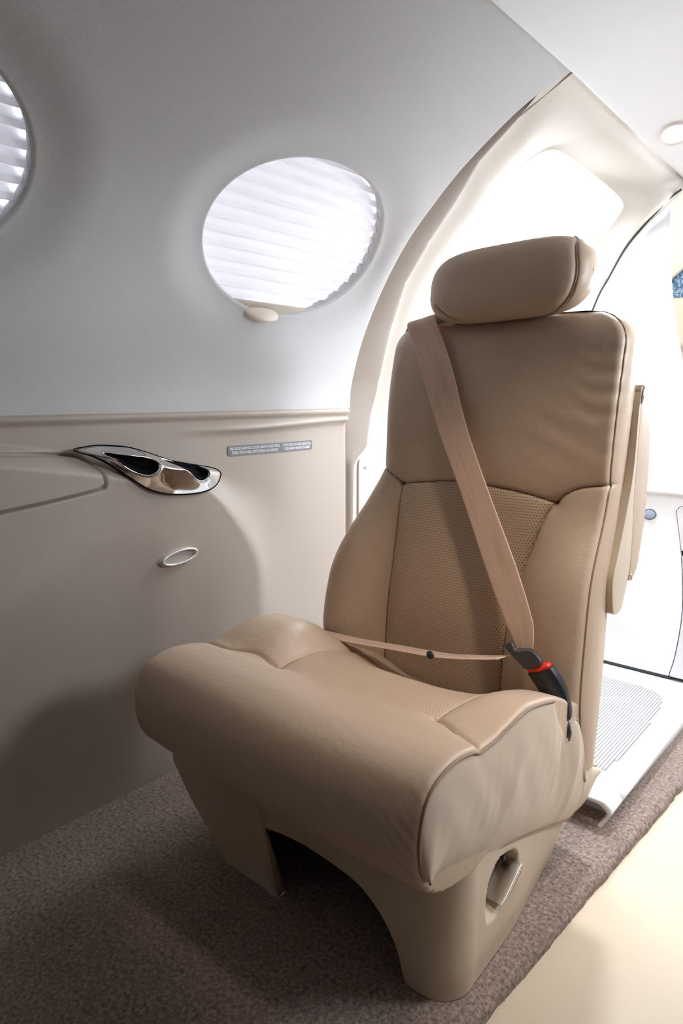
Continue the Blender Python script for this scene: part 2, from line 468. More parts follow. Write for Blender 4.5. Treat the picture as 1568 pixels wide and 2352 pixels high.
def seam_strip(Yc, s0=S_LEDGE, s1=S_TOP, mirror=False):
    """backing behind a join of two lining pieces"""
    Yg, Sg = np.meshgrid(np.linspace(Yc - .03, Yc + .03, 3), np.linspace(s0, s1, 60), indexing='ij')
    x, z = sec(Sg); nx, nz = secn(Sg); x = x + nx * .003; z = z + nz * .003
    if mirror: x = 2 * XC - x
    F = gfaces(3, 60)
    return np.stack([x, Yg, z], -1).reshape(-1, 3), F if not mirror else [f[::-1] for f in F], np.stack([Yg, Sg], -1).reshape(-1, 2)


def liner_obj(name, pieces, m):
    Vs, Fs, UVs, b = [], [], [], 0
    for (V, F, UV) in pieces:
        Vs.append(V); UVs.append(UV); Fs += [tuple(i + b for i in f) for f in F]; b += len(V)
    return mesh(name, np.vstack(Vs), Fs, m, None, True, np.vstack(UVs))


WIN_A, WIN_B = 0.250, 0.171
WINS = [(0.272, 1.142), (1.083, 1.141)]
YEND = 1.39
wl = liner_obj('wall_left', [liner('', -1.2, -0.14, S_LEDGE, S_TOP, None, None),
                             liner('', -0.14, 0.68, S_LEDGE, S_TOP, (*WINS[0], WIN_A, WIN_B), None),
                             liner('', 0.68, YEND, S_LEDGE, S_TOP, (*WINS[1], WIN_A, WIN_B), None), seam_strip(.68), seam_strip(-.14)], M_fabric)
struct(wl)
# rolled edge of the headliner at the door frame
sv = np.linspace(S_LEDGE, S_TOP, 90); ex, ez = sec(sv); en = secn(sv)
ed = []
for q in np.linspace(0, 1, 7):
    th = q * math.pi / 2; r = 0.012
    d = r * (1 - math.cos(th)); ed.append(np.stack([ex + en[0] * d, np.full_like(ex, YEND + r * math.sin(th)), ez + en[1] * d], -1))
d = 0.05; ed.append(np.stack([ex + en[0] * d, np.full_like(ex, YEND + 0.012), ez + en[1] * d], -1))
struct(grid('trim_1', np.array(ed), M_fabric, uv=np.stack([np.array([e[:, 1] for e in ed]), np.repeat(sv[None], len(ed), 0)], -1)))

# right wall, mirrored, with its own windows (out of frame; seen in reflections, lets daylight in)
wr = liner_obj('wall_right', [liner('', -1.2, 1.02, S_LEDGE, S_TOP, None, None, True),
                              liner('', 1.02, 1.76, S_LEDGE, S_TOP, (1.38, 1.101, WIN_A, WIN_B), None, True),
                              liner('', 1.76, 2.0, S_LEDGE, S_TOP, None, None, True), seam_strip(1.02, mirror=True), seam_strip(1.76, mirror=True)], M_fabric)
wr2 = liner_obj('wall_right_lower', [liner('', -1.2, 2.0, 0.0, S_LEDGE, None, None, True)], mat('wall_right_leather', (0.15, 0.12, 0.10), 0.5))  # unseen; leather made darker to cut bounce onto the seat
struct(wr2)
struct(wr)
bx = [(-1.3, -.8, -0.1), (0.6, -.8, -0.1), (0.6, -.8, 1.6), (-1.3, -.8, 1.6)]
struct(mesh('wall_light_block_rear', bx, [(3, 2, 1, 0)], M_rear, smooth=False))  # unseen; set close and dark to block bounce from the rear cabin

# ------------------------------------------------------------------ windows and blinds
for wi, (yc, sc_) in enumerate(WINS):
    th = np.linspace(0, 2 * np.pi, 96, endpoint=False)
    rr_ = []
    for rad, D in [(1.03, 0.085), (0.0, 0.085)]:
        S = sc_ + WIN_B * rad * np.sin(th); Y = yc + WIN_A * rad * np.cos(th); x, z = sec(S); nx, nz = secn(S)
        rr_.append(np.stack([x + nx * D, Y, z + nz * D], -1))
    struct(grid('window_%d' % (wi + 1), np.array(rr_), M_glass, wrapk=True))
    lab = ['white pleated blind in the oval window cut off by the left edge',
           'white pleated blind closed in the whole oval window left of the seat'][wi]
    s0 = sc_ - WIN_B * 0.86; s1 = sc_ + WIN_B * 1.02
    root = empty('pleated_blind', (float(sec(s0)[0]) - 0.05, yc, float(sec(s0)[1])), lab, 'window blind', 'pleated blinds in the oval windows')
    NP = 13; ss, dd = [], []
    pitch = (s1 - s0) / NP
    for i in range(NP):
        for f_, d_ in ((0, 0.036), (0.30, 0.040), (0.62, 0.052), (0.66, 0.0525), (0.70, 0.051), (0.97, 0.0355)):
            ss.append(s0 + (i + f_) * pitch); dd.append(d_)
    ss = np.array(ss + [s1]); dd = np.array(dd + [0.036])
    half = WIN_A * np.sqrt(np.clip(1 - ((ss - sc_) / (WIN_B * 1.04)) ** 2, 0.0004, 1)) * 0.985
    tt = np.linspace(-1, 1, 40)
    Y = yc + half[:, None] * tt[None]; S = np.repeat(ss[:, None], 40, 1)
    D = dd[:, None] + 0.0012 * np.sin(Y * 21 + ss[:, None] * 60) + 0.001 * np.sin(Y * 47 + 9 * np.sin(ss[:, None] * 130))
    x, z = sec(S); nx, nz = secn(S)
    grid('pleated_fabric', np.stack([x + nx * D, Y, z + nz * D], -1), M_blind, root, smooth=False)
    # bottom rail and pull
    sr = np.linspace(sc_ - WIN_B * 1.02, s0 + 0.001, 8); hf = WIN_A * np.sqrt(np.clip(1 - ((sr - sc_) / (WIN_B * 1.05)) ** 2, 0.0004, 1))
    Y = yc + hf[:, None] * tt[None]; S = np.repeat(sr[:, None], 40, 1); x, z = sec(S); nx, nz = secn(S); D = 0.034
    rl = grid('bottom_rail', np.stack([x + nx * D, Y, z + nz * D], -1), M_rail, root, solid=(0.012, 1))
    sp_ = sc_ - WIN_B * 0.965; px_, pz_ = [float(v) for v in sec(sp_)]; n_ = [float(v) for v in secn(sp_)]
    th = np.linspace(0, 2 * np.pi, 40, endpoint=False); G = []
    for f_ in np.linspace(0, 1, 9):
        a_ = f_ * math.pi / 2; rad = math.cos(a_) if f_ < 1 else 0.02; hgt = 0.024 * math.sin(a_) - 0.020
        yy = yc - 0.035 + 0.050 * rad * np.cos(th); sz = 0.0115 * rad * np.sin(th) - 0.008 * math.sin(a_)
        G.append(np.stack([px_ + n_[1] * sz - n_[0] * hgt, yy, pz_ - n_[0] * sz - n_[1] * hgt], -1))
    grid('pull_tab', np.array(G), M_tab, rl, wrapk=True)

# right-hand window pane
th = np.linspace(0, 2 * np.pi, 64, endpoint=False)
rr_ = []
for rad in (1.03, 0.0):
    S = 1.101 + WIN_B * rad * np.sin(th); Y = 1.38 + WIN_A * rad * np.cos(th); x, z = sec(S); nx, nz = secn(S)
    rr_.append(np.stack([2 * XC - (x + nx * 0.06), Y, z + nz * 0.06], -1))
struct(grid('window_3', np.array(rr_), M_glass, wrapk=True))

# ------------------------------------------------------------------ ceiling
cs = []
EDGE = [(-1.2, -.602, 1.421), (1.0, -.602, 1.421), (1.394, -.602, 1.421), (1.65, -.582, 1.393), (1.88, -.523, 1.325), (2.0, -.50, 1.29), (2.7, -.40, 1.12)]
for (Y, xe, ze) in EDGE:
    hw = XC - xe
    row = [(xe + 0.004, ze + 0.03), (xe - 0.002, ze + 0.004), (xe - 0.0015, ze - 0.004), (xe + 0.002, ze - 0.008), (xe + 0.008, ze - 0.009)]
    for f_ in np.linspace(0.12, 1, 12):
        row.append((xe + hw * f_, ze - 0.009 + 0.030 * (1 - (1 - f_) ** 2)))
    row += [(2 * XC - x, z) for x, z in row[::-1][1:]]
    cs.append([(x, Y, z) for x, z in row])
struct(grid('ceiling', np.array(cs), M_ceil))


# overhead reading lamp above the seat occupant's side (in the ceiling, out of frame)
rl = bpy.data.lights.new('reading_lamp', 'SPOT'); rl.energy = 22; rl.color = (1.0, 0.87, 0.72); rl.spot_size = math.radians(48); rl.spot_blend = 0.9; rl.shadow_soft_size = 0.05
rlo = bpy.data.objects.new('reading_lamp', rl); COL.objects.link(rlo); rlo.location = (-.14, .72, 1.405)
rlo.rotation_euler = (Vector((-.52, .93, .44)) - Vector((-.14, .72, 1.405))).to_track_quat('-Z', 'Y').to_euler()
# ceiling light
root = empty('ceiling_light', (-0.505, 1.733, 1.372), 'small oval white downlight in the ceiling at the top right edge', 'ceiling light')
th = np.linspace(0, 2 * np.pi, 40, endpoint=False)
ln = np.array([0.2, -0.29, -1.0]); ln /= np.linalg.norm(ln)
lu = np.cross(ln, [1, 0, 0]); lu /= np.linalg.norm(lu); lv = np.cross(ln, lu)
lc = np.array([-0.505, 1.733, 1.374])
G = []
for (r, h) in [(0.034, -0.012), (0.034, 0.0), (0.033, 0.003), (0.029, 0.004), (0.026, 0.001)]:
    G.append(lc + r * 1.15 * np.cos(th)[:, None] * lu + r * np.sin(th)[:, None] * lv + h * ln)
grid('bezel', np.array(G), mat('lamp_bezel', (0.80, 0.72, 0.69), 0.4), root, wrapk=True)
G = [lc + r * 1.15 * np.cos(th)[:, None] * lu + r * np.sin(th)[:, None] * lv + h * ln for (r, h) in [(0.0262, 0.0012), (0.018, 0.004), (0.0, 0.005)]]
lens = mat('lamp_lens', (0.9, 0.88, 0.85), 0.3)
lens.node_tree.nodes['Principled BSDF'].inputs['Emission Color'].default_value = (1, 0.9, 0.8, 1)
lens.node_tree.nodes['Principled BSDF'].inputs['Emission Strength'].default_value = 1.0
grid('lens', np.array(G), lens, root, wrapk=True)

# the downlight throws a downward cone
dl_ = area('downlight', tuple(lc + ln * 0.012), tuple(lc + np.array([-.12, -.22, -1.0])), 0.055, 0.055, power=5, color=(0.90, 0.95, 1.0), shape='DISK'); dl_.data.spread = math.radians(104)

# ------------------------------------------------------------------ lower sidewall panel
LEDGE = [(-1.3, .76), (0.0, .748), (.3, .738), (.47, .726), (.61, .702), (.76, .672), (.92, .644), (1.03, .622), (1.10, .592), (1.155, .54), (1.195, .47), (1.225, .36), (1.245, .2), (1.255, -.02)]
LEDGE_S = catmull(LEDGE, 160)
BULGE_POLY = [tuple(p) for p in LEDGE_S] + [(-1.3, -.02)]
LID = [(.06, .742), (.30, .722), (.471, .704), (.596, .694), (.628, .687), (.648, .668), (.652, .639), (.648, .634), (.551, .623), (.464, .615), (.30, .598), (.06, .574)]
LIDO = catmull([(.06, .742), (.30, .722), (.471, .7045), (.596, .694), (.630, .686), (.648, .666), (.6525, .642)], 80)
LIDO = np.vstack([LIDO, [(.650, .6345)], catmull([(.648, .634), (.551, .622), (.464, .6135), (.30, .597), (.06, .574)], 50)])
LEDGE_LINE = [tuple(p) for p in LEDGE_S[::2]]
V_OUT = [(0.608, 0.704), (0.635, 0.709), (0.655, 0.71), (0.68, 0.708), (0.709, 0.704), (0.739, 0.695), (0.769, 0.684), (0.799, 0.673), (0.833, 0.665), (0.871, 0.657), (0.905, 0.649),
         (0.92, 0.641), (0.922, 0.632), (0.909, 0.616), (0.884, 0.606), (0.85, 0.603), (0.805, 0.606), (0.77, 0.612), (0.74, 0.622), (0.714, 0.638), (0.689, 0.658), (0.665, 0.677), (0.638, 0.692)]
V_H1 = [(0.655, 0.6965), (0.679, 0.693), (0.708, 0.688), (0.739, 0.682), (0.753, 0.674), (0.754, 0.665), (0.746, 0.656), (0.733, 0.652), (0.715, 0.657), (0.694, 0.669), (0.673, 0.685)]
V_H2 = [(0.772, 0.6785), (0.796, 0.673), (0.828, 0.666), (0.858, 0.660), (0.876, 0.650), (0.878, 0.640), (0.87, 0.632), (0.857, 0.630), (0.839, 0.637), (0.822, 0.651), (0.795, 0.668)]
VO = [tuple(p) for p in catmull(V_OUT, 120, True)]


def panel_d(Y, Z):
    """how far the sidewall panel stands inboard of the fuselage line"""
    Y = np.asarray(Y, float); Z = np.asarray(Z, float)
    d = seg_dist(Y, Z, LEDGE_LINE); ins = inside(Y, Z, BULGE_POLY)
    w = 0.045 + 0.27 * sstep(Y, 0.86, 1.14)
    t = np.clip(d / w, 0, 1); t = t ** 3 * (t * (6 * t - 15) + 10)
    b = np.where(ins, t, 0) * 0.046 * (0.15 + 0.85 * sstep(Z, 0.0, 0.5))
    top = 0.007 * sstep(Z, 0.745, 0.757) * (1 - sstep(Z, 0.760, 0.767))
    crz = 0.7225 + 0.0115 * sstep(Y, 1.0, 1.39)
    cr = 0.007 * sstep(Z, crz - 0.014, crz + 0.004) * sstep(Y, 0.8, 1.05)
    cr += 0.004 * np.exp(-((Z - crz - 0.003) / 0.006) ** 2) * sstep(Y, 0.82, 1.1)
    return b + top + cr


def panel_x(Y, Z, h=0.0): return np.interp(Z, SEC[:, 0], SEC[:, 1]) + panel_d(Y, Z) + h


Yv = np.r_[np.linspace(-1.2, 0.3, 30)[:-1], np.linspace(0.3, 1.372, 420), YEND - 0.012 * (1 - np.sin(np.linspace(0.2, 1, 5) * math.pi / 2))]
Zv = np.r_[np.linspace(-.012, 0.40, 90)[:-1], np.linspace(0.40, 0.766, 200)]
YY, ZZ = np.meshgrid(Yv, Zv, indexing='ij')
XX = panel_x(YY, ZZ)
ld = seg_dist(YY, ZZ, [tuple(p) for p in LIDO] + [tuple(LIDO[0])])
XX -= 0.011 * np.exp(-(ld / 0.0030) ** 2)
XX -= 0.05 * sstep(-np.where(inside(YY, ZZ, VO), -seg_dist(YY, ZZ, VO + [VO[0]]), seg_dist(YY, ZZ, VO + [VO[0]])), 0.004, 0.012)
XX -= 0.014 * sstep(YY, YEND - 0.016, YEND) ** 2
top = np.stack([np.full(len(Yv), -1.19), Yv, np.full(len(Yv), 0.7665)], -1)
P = np.concatenate([np.stack([XX, YY, ZZ], -1), top[:, None]], 1)
endcol = P[-1].copy(); endcol[:, 0] = -1.21
P = np.concatenate([P, endcol[None]], 0)
panel = grid('sidewall_panel', P, M_panel)
tag(panel, 'taupe leather lower sidewall panel under the windows with a bulging armrest ledge', 'wall panel')
# armrest lid
lidmask = inside(LIDO[:, 0], LIDO[:, 1], [tuple(p) for p in LIDO])
li = LIDO.mean(0) + (LIDO - LIDO.mean(0)) * 1.0
lid_h = lambda u, w, r: 0.0035 - 0.016 * sstep(-seg_dist(u, w, [tuple(p) for p in LIDO] + [tuple(LIDO[0])]), -0.0035, 0.0)
fan('armrest_lid', li, lambda u, w, h: (panel_x(u, w) + h, u, w), lid_h, M_panel, panel, nr=40, power=0.45, flip=True)

# small items on the panel ------------------------------------------------
pm = (0.80, 0.655)
root = empty('air_vent', (-1.13, 0.765, 0.60), 'polished chrome leaf-shaped vent with two dark teardrop hollows in the sidewall', 'vent')
H1 = [tuple(p) for p in catmull(V_H1, 60, True)]; H2 = [tuple(p) for p in catmull(V_H2, 60, True)]


def hole_sd(u, w, H): return np.where(inside(u, w, H), -1, 1) * seg_dist(u, w, H + [H[0]])


def vent_base(u, w):
    # a smooth chord surface under the plate (the ledge beneath is bridged)
    t = np.clip((u - 0.608) / 0.314, 0, 1)
    return -1.137 + 0.010 * np.sin(np.pi * t) + (0.665 - w) * 0.30 * np.clip(1.2 - t, 0, 1) + (0.02 - 0.018 * t) * 0.4 + 0.009 * sstep(u, .80, .91)


def vent_h(u, w, r):
    h = 0.012 * (1 - r ** 3.0) + 0.008 * (1 - sstep(r, 0.2, 1.0))
    ax = 0.704 - (u - 0.608) * 0.20                                  # the crease below the hollows
    h += 0.006 * np.exp(-((w - ax + 0.012) / 0.012) ** 2) * (1 - r ** 4)
    for H in (H1, H2):
        sd = hole_sd(u, w, H)
        h = h - 0.020 * sstep(-sd, -0.002, 0.011)
        h = h + 0.0016 * np.exp(-((sd - 0.002) / 0.002) ** 2)
    return h - 0.014 * sstep(r, 0.965, 1.0)


VOd = np.array(catmull(V_OUT, 420, True))
_vc = VOd.mean(0); _va = np.arctan2(VOd[:, 1] - _vc[1], VOd[:, 0] - _vc[0]); _vr = np.hypot(VOd[:, 1] - _vc[1], VOd[:, 0] - _vc[0]); _vo = np.argsort(_va)


def vent_r(u, w):
    return np.hypot(u - _vc[0], w - _vc[1]) / np.interp(np.arctan2(w - _vc[1], u - _vc[0]), _va[_vo], _vr[_vo], period=2 * np.pi)



fan('chrome_plate', VOd, lambda u, w, h: (vent_base(u, w) + h, u, w), vent_h, M_chrome, root, nr=130, power=0.85, flip=True)
for H in (H1, H2):
    Hs = np.array(H); c = Hs.mean(0); Hi = c + (Hs - c) * 0.95
    fan('vent_hollow', Hi, lambda u, w, h: (vent_base(u, w) + h, u, w), lambda u, w, r: vent_h(u, w, vent_r(u, w)) + 0.0016, M_void, root, nr=24, flip=True)
G = []
VOr = np.array(catmull(V_OUT, 160, True)); cV = VOr.mean(0)
rim = [(float(vent_base(np.array([u]), np.array([w]))[0] - 0.001), u, w) for u, w in cV + (VOr - cV) * 1.004]
tube('gasket', rim, 0.0012, M_void, root, n=8, closed=True)

root = empty('trim_ring', (-1.13, 0.80, 0.465), 'small worn silvery oval ring on the sidewall below the vent', 'trim ring')
th = np.linspace(0, 2 * np.pi, 72, endpoint=False); rc = (0.801, 0.4805); tl = 0.10
def ringp(a, b): return rc[0] + a * np.cos(th) * math.cos(tl) - b * np.sin(th) * math.sin(tl), rc[1] + a * np.cos(th) * math.sin(tl) + b * np.sin(th) * math.cos(tl)
G = []
for (f_, h) in [(1.06, -0.003), (1.05, 0.006), (1.0, 0.011), (0.93, 0.0125), (0.86, 0.011), (0.80, 0.004)]:
    u, w = ringp(0.044 * f_ + 0.002 * (f_ - 1), 0.0145 * (f_ - (1 - f_) * 0.6)); G.append(np.stack([panel_x(u, w) + h, u, w], -1))
grid('rim', np.array(G), M_bezel, root, wrapk=True, flip=True)
u, w = ringp(0.0365, 0.0112)
fan('inset', np.stack([u, w], -1), lambda u, w, h: (panel_x(u, w) + h, u, w), lambda u, w, r: 0.0045 + 0 * u, mat('ring_inset', (0.47, 0.42, 0.38), 0.5), root, nr=5, flip=True)

# placard
root = empty('placard', (-1.165, 1.112, 0.6675), 'dark grey safety placard with two columns of white lettering beside the seat back', 'placard')
pl0, pl1, pz0, pz1 = 0.977, 1.248, 0.6665, 0.689
ol = []
for (cx_, cz_, a0) in [(pl1 - .004, pz1 - .004, 0), (pl0 + .004, pz1 - .004, 90), (pl0 + .004, pz0 + .004, 180), (pl1 - .004, pz0 + .004, 270)]:
    for q in range(0, 91, 30): a = math.radians(a0 + q); ol.append((cx_ + .004 * math.cos(a), cz_ + .004 * math.sin(a)))
px0 = float(panel_x(np.array([pl0]), np.array([.678]))[0]); px1 = float(panel_x(np.array([pl1]), np.array([.678]))[0])
tlt = float(panel_x(np.array([1.11]), np.array([pz0]))[0] - panel_x(np.array([1.11]), np.array([pz1]))[0]) / (pz1 - pz0)
plx = lambda u, w: px0 + (px1 - px0) * (u - pl0) / (pl1 - pl0) - tlt * (w - .678) + 0.0015
prism('plate', ol, lambda u, w, h: (plx(u, w) + h, u, w), -0.004, 0.0, M_placard, root)


def lettering(name, txt, u, w, size, width, parent, m, align='CENTER'):
    c = bpy.data.curves.new(name, 'FONT'); c.body = txt; c.size = size; c.offset = 0.00022; c.align_x = align; c.extrude = 0.0; c.resolution_u = 2
    o = bpy.data.objects.new(name, c); COL.objects.link(o)
    dg = bpy.context.evaluated_depsgraph_get(); dg.update()
    me = bpy.data.meshes.new_from_object(o.evaluated_get(dg)); COL.objects.unlink(o); bpy.data.objects.remove(o)
    n = len(me.vertices); co = np.zeros(n * 3); me.vertices.foreach_get('co', co); co = co.reshape(-1, 3)
    s = width / (co[:, 0].max() - co[:, 0].min()); cx_ = (co[:, 0].max() + co[:, 0].min()) / 2
    out = []
    for x, y, z in co:
        uu = u + (x - cx_) * s; ww = w + y
        out.append((plx(uu, ww) + 0.0006, uu, ww))
    me.vertices.foreach_set('co', np.array(out, dtype=np.float32).ravel()); me.update()
    me.name = name
    return link(name, me, m, parent, False)


lettering('lettering', 'PARA TÁXI, DECOLAGEM E POUSO, COLOQUE O ASSENTO NA POSIÇÃO VERTICAL,', 1.060, .6793, .0088, .153, root, M_print)
lettering('lettering', 'ESTENDA O APOIO DE CABEÇA, LEVANTE E RECOLHA O DESCANSO BRAÇO.', 1.060, .6702, .0088, .143, root, M_print)
lettering('lettering', 'FOR TAXI, TAKEOFF, AND LANDING, RAISE SEAT BACK,', 1.196, .6793, .0088, .095, root, M_print)
lettering('lettering', 'EXTEND HEADREST, RAISE AND STOW ARMREST.', 1.196, .6702, .0088, .088, root, M_print)
prism('divider', [(1.1425, .6695), (1.1432, .6695), (1.1432, .687), (1.1425, .687)], lambda u, w, h: (plx(u, w) + h, u, w), 0.0, 0.0006, M_print, root, smooth=False)

# ------------------------------------------------------------------ floor
# carpet with a rolled edge along the lowered aisle
edge = np.array([(-.380, -1.3), (-.372, 0.2), (-.367, .55), (-.362, .71), (-.354, .82), (-.345, .99), (-.331, 1.20), (-.314, 1.475), (-.296, 1.75), (-.28, 2.1), (-.26, 2.8)])
ec = poly_resample(catmull(edge, 400), 900)
rows = []
for f_ in list(np.linspace(0, 0.86, 60)) + list(np.linspace(0.86, 1, 40))[1:]:
    rows.append(np.stack([-1.2 + (ec[:, 0] - 0.014 + 1.2) * f_, ec[:, 1], np.zeros(900)], -1))
wob = np.convolve(rng.randn(904), np.ones(5) / 5, 'valid') * 0.0018
for q in np.linspace(0.15, 1, 7):
    a = q * math.pi / 2
    rows.append(np.stack([ec[:, 0] - 0.014 + 0.014 * math.sin(a) + wob * q, ec[:, 1], -0.014 * (1 - math.cos(a)) + 0 * wob], -1))
for z in (-0.018, -0.024): rows.append(np.stack([ec[:, 0] + wob, ec[:, 1], np.full(900, z)], -1))
fl = np.array(rows); 
nz_ = rng.rand(*fl.shape[:2]); fl[..., 2] += np.where(fl[..., 2] > -0.02, (nz_ - 0.5) * 0.0016, 0)
struct(grid('floor', fl, M_carpet, flip=True))
af = np.array([[(x, y, -0.022 + 0.0 * x) for y in np.linspace(-1.3, 2.8, 30)] for x in np.linspace(-0.45, 0.60, 20)])
struct(grid('trim_2', af, M_aisle, flip=True))
struct(mesh('trim_6', [(-.02, -1.2, -.004), (.6, -1.2, -.004), (.6, 2.6, -.004), (-.02, 2.6, -.004), (-.02, -1.2, -.022), (-.02, 2.6, -.022)], [(0, 1, 2, 3), (4, 0, 3, 5)], M_carpet, smooth=False))  # unseen right-hand carpet, added to darken the aisle bounce

# ------------------------------------------------------------------ door lining with its window
O_ = [(-1.166, 1.46, .40), (-1.166, 1.467, .656), (-1.159, 1.504, .832), (-1.11, 1.49, .966), (-1.046, 1.466, 1.078), (-.978, 1.467, 1.168), (-.888, 1.454, 1.254), (-.822, 1.420, 1.307), (-.726, 1.410, 1.369),
      (-.603, 1.396, 1.424), (-.583, 1.65, 1.398), (-.525, 1.88, 1.330), (-.514, 1.868, 1.290), (-.597, 1.868, 1.215), (-.637, 1.868, 1.168), (-.676, 1.868, 1.098), (-.704, 1.868, 1.046), (-.80, 1.868, .75), (-.86, 1.868, .40), (-1.0, 1.75, .30)]
I_ = [(-1.13, 1.60, .80), (-1.125, 1.60, .86), (-1.11, 1.60, .94), (-1.085, 1.595, 1.012), (-1.043, 1.592, 1.082), (-.974, 1.594, 1.172), (-.939, 1.609, 1.207), (-.890, 1.593, 1.253), (-.845, 1.573, 1.291),
      (-.790, 1.565, 1.326), (-.712, 1.575, 1.348), (-.677, 1.72, 1.321), (-.634, 1.80, 1.272), (-.643, 1.81, 1.240), (-.681, 1.81, 1.198), (-.723, 1.81, 1.156), (-.78, 1.80, 1.07), (-.88, 1.79, .95), (-.96, 1.75, .86), (-1.06, 1.67, .81)]
I_[9] = (-.785, 1.566, 1.328)
NS = 240
Oc = catmull(O_, NS, True); Ic = catmull(I_, NS, True)
# keep the outer corner at the ceiling crisp
rows = []
for f_ in np.linspace(0, 1, 26):
    bulge = 0.018 * math.sin(math.pi * f_) ** 1.8
    rows.append(Oc + (Ic - Oc) * f_ + np.array([bulge * 0.8, 0, -bulge * 0.4]))
cI = Ic.mean(0); nrm = np.array([-0.80, 0.25, 0.50])
for q in np.linspace(0.2, 1, 5):
    a = q * math.pi / 2; rows.append(Ic + (cI - Ic) * (0.02 * math.sin(a)) + nrm * 0.012 * (1 - math.cos(a)) + np.array([0, 0, 0]))
rows.append(rows[-1] + nrm * 0.035 + (cI - Ic) * 0.01)
door = struct(grid('door_1', np.array(rows), M_door, wrapk=True))
last = rows[-1]
struct(grid('window_4', np.array([last + nrm * -0.004, np.repeat((last.mean(0) + nrm * -0.004)[None], NS, 0)]), M_glass, wrapk=True))
# seal and rod seen through the pane
tube('window_rod', [(-.851, 1.98, 1.238), (-.791, 1.98, 1.299), (-.745, 1.98, 1.362), (-.72, 1.98, 1.41)], 0.0022, M_seal, door, n=8, samples=40)
tube('window_seal', [(-.676, 1.95, 1.335), (-.689, 1.95, 1.305), (-.701, 1.95, 1.268), (-.728, 1.95, 1.228), (-.77, 1.95, 1.177), (-.83, 1.95, 1.10)], 0.0035, M_door, door, n=8, samples=40)

# frame band between the headliner edge and the door
A_ = []; B_ = []
bz = np.array([(.0, 1.41, -1.172), (.40, 1.412, -1.172), (.615, 1.414, -1.17), (.635, 1.43, -1.17), (.656, 1.467, -1.168), (.752, 1.50, -1.169), (.832, 1.506, -1.161), (.966, 1.492, -1.112), (1.078, 1.468, -1.048), (1.168, 1.469, -.980),
               (1.254, 1.456, -.890), (1.307, 1.423, -.823), (1.369, 1.413, -.727), (1.421, 1.398, -.603)])
zz = np.r_[np.linspace(0, 0.6, 12)[:-1], np.linspace(0.6, 1.421, 160)]
yb = np.interp(zz, bz[:, 0], bz[:, 1]); yb = np.convolve(np.pad(yb, 3, mode='edge'), np.ones(7) / 7, 'valid')
xb = np.interp(zz, bz[:, 0], bz[:, 2])
si = np.interp(zz, _z, _s); xa, za = sec(si); na = secn(si)
rows = [np.stack([xa + na[0] * 0.035, np.full_like(zz, YEND - 0.01), za + na[1] * 0.035], -1)]
for f_ in np.linspace(0, 1, 8):
    xx = xa + na[0] * 0.016 * (1 - f_) ** 2; xx = xx * (1 - f_ ** 2) + (xb + 0.002) * f_ ** 2
    rows.append(np.stack([xx, YEND + 0.004 + (yb - YEND - 0.004) * f_, zz + na[1] * 0.016 * (1 - f_) ** 2], -1))
for q in (0.3, 0.6, 1.0):
    r_ = rows[8].copy(); r_[:, 0] -= 0.02 * q * q; r_[:, 1] += 0.008 * q; rows.append(r_)
struct(grid('trim_3', np.array(rows), M_frame))
# lower door jamb, light cream, with the latch plate
zz = np.linspace(0, 0.632, 50)
rows = [np.stack([np.full(50, x), np.full(50, y), zz], -1) for x, y in [(-1.178, 1.412), (-1.172, 1.418), (-1.172, 1.50), (-1.165, 1.60), (-1.13, 1.75), (-1.0, 1.868)]]
struct(grid('trim_4', np.array(rows), M_door))
root = empty('latch_plate', (-1.166, 1.47, 0.50), 'cream latch plate with a screw on the door jamb left of the seat back', 'latch plate')
prism('plate', [(1.432, .46), (1.52, .46), (1.52, .632), (1.445, .632), (1.435, .626), (1.432, .615)], lambda u, w, h: (-1.170 + h, u, w), 0.0, 0.006, M_door, root, bevel=0.002)
th = np.linspace(0, 2 * np.pi, 24, endpoint=False)
fan('screw_head', np.stack([1.456 + .008 * np.cos(th), .605 + .008 * np.sin(th)], -1), lambda u, w, h: (-1.164 + h, u, w), lambda u, w, r: 0.003 * (1 - r ** 3), M_satin, root, nr=5, flip=True)

# ------------------------------------------------------------------ front partition, cabinet, threshold box
pr = catmull([(1.272, -.541), (1.20, -.540), (1.125, -.537), (1.041, -.526), (.956, -.509), (.84, -.479), (.70, -.438), (.56, -.40)], 50)
pt = [(x, z) for z, x in pr] + [(-1.17, .56), (-1.17, .8), (-1.05, 1.08), (-.80, 1.30), (-.56, 1.285)]
prism('wall_front', pt, lambda u, w, h: (u, 1.872 + h, w), 0.0, 0.025, M_white, None, bevel=0.006)['kind'] = 'structure'
root = empty('cabinet', (-.60, 1.86, 0.057), 'white galley cabinet with a round latch under the partition at right', 'cabinet')
dc = catmull([(.520, -.462), (.512, -.4665), (.50, -.468), (.401, -.450), (.254, -.436), (.133, -.443), (.066, -.455)], 60)
body = [(x - 0.0012, z) for z, x in dc] + [(-1.0, .066), (-1.0, .552)] + [(-.40, .552), (-.40, .522), (-.455, .522)]
prism('body', body, lambda u, w, h: (u, 1.862 + h, w), 0.0, 0.032, M_white, root, bevel=0.0035)
prism('counter_top', [(1.852, .550), (1.850, .556), (1.853, .566), (1.862, .570), (1.893, .570), (1.893, .550)], lambda u, w, h: (h, u, w), -1.0, -.30, M_white, root, bevel=0.003)
up = [(x + 0.0012, z) for z, x in dc if z > .4025] + [(-.31, .4025), (-.31, .520)]
lo = [(x + 0.0012, z) for z, x in dc if z < .4] + [(-.31, .066), (-.31, .400)]
M_door_grey = mat('cabinet_door_laminate', (0.72, 0.71, 0.73), 0.35)
prism('drawer', up, lambda u, w, h: (u, 1.859 + h, w), 0.0, 0.02, M_door_grey, root, bevel=0.004)
prism('door', lo, lambda u, w, h: (u, 1.859 + h, w), 0.0, 0.02, M_door_grey, root, bevel=0.004)
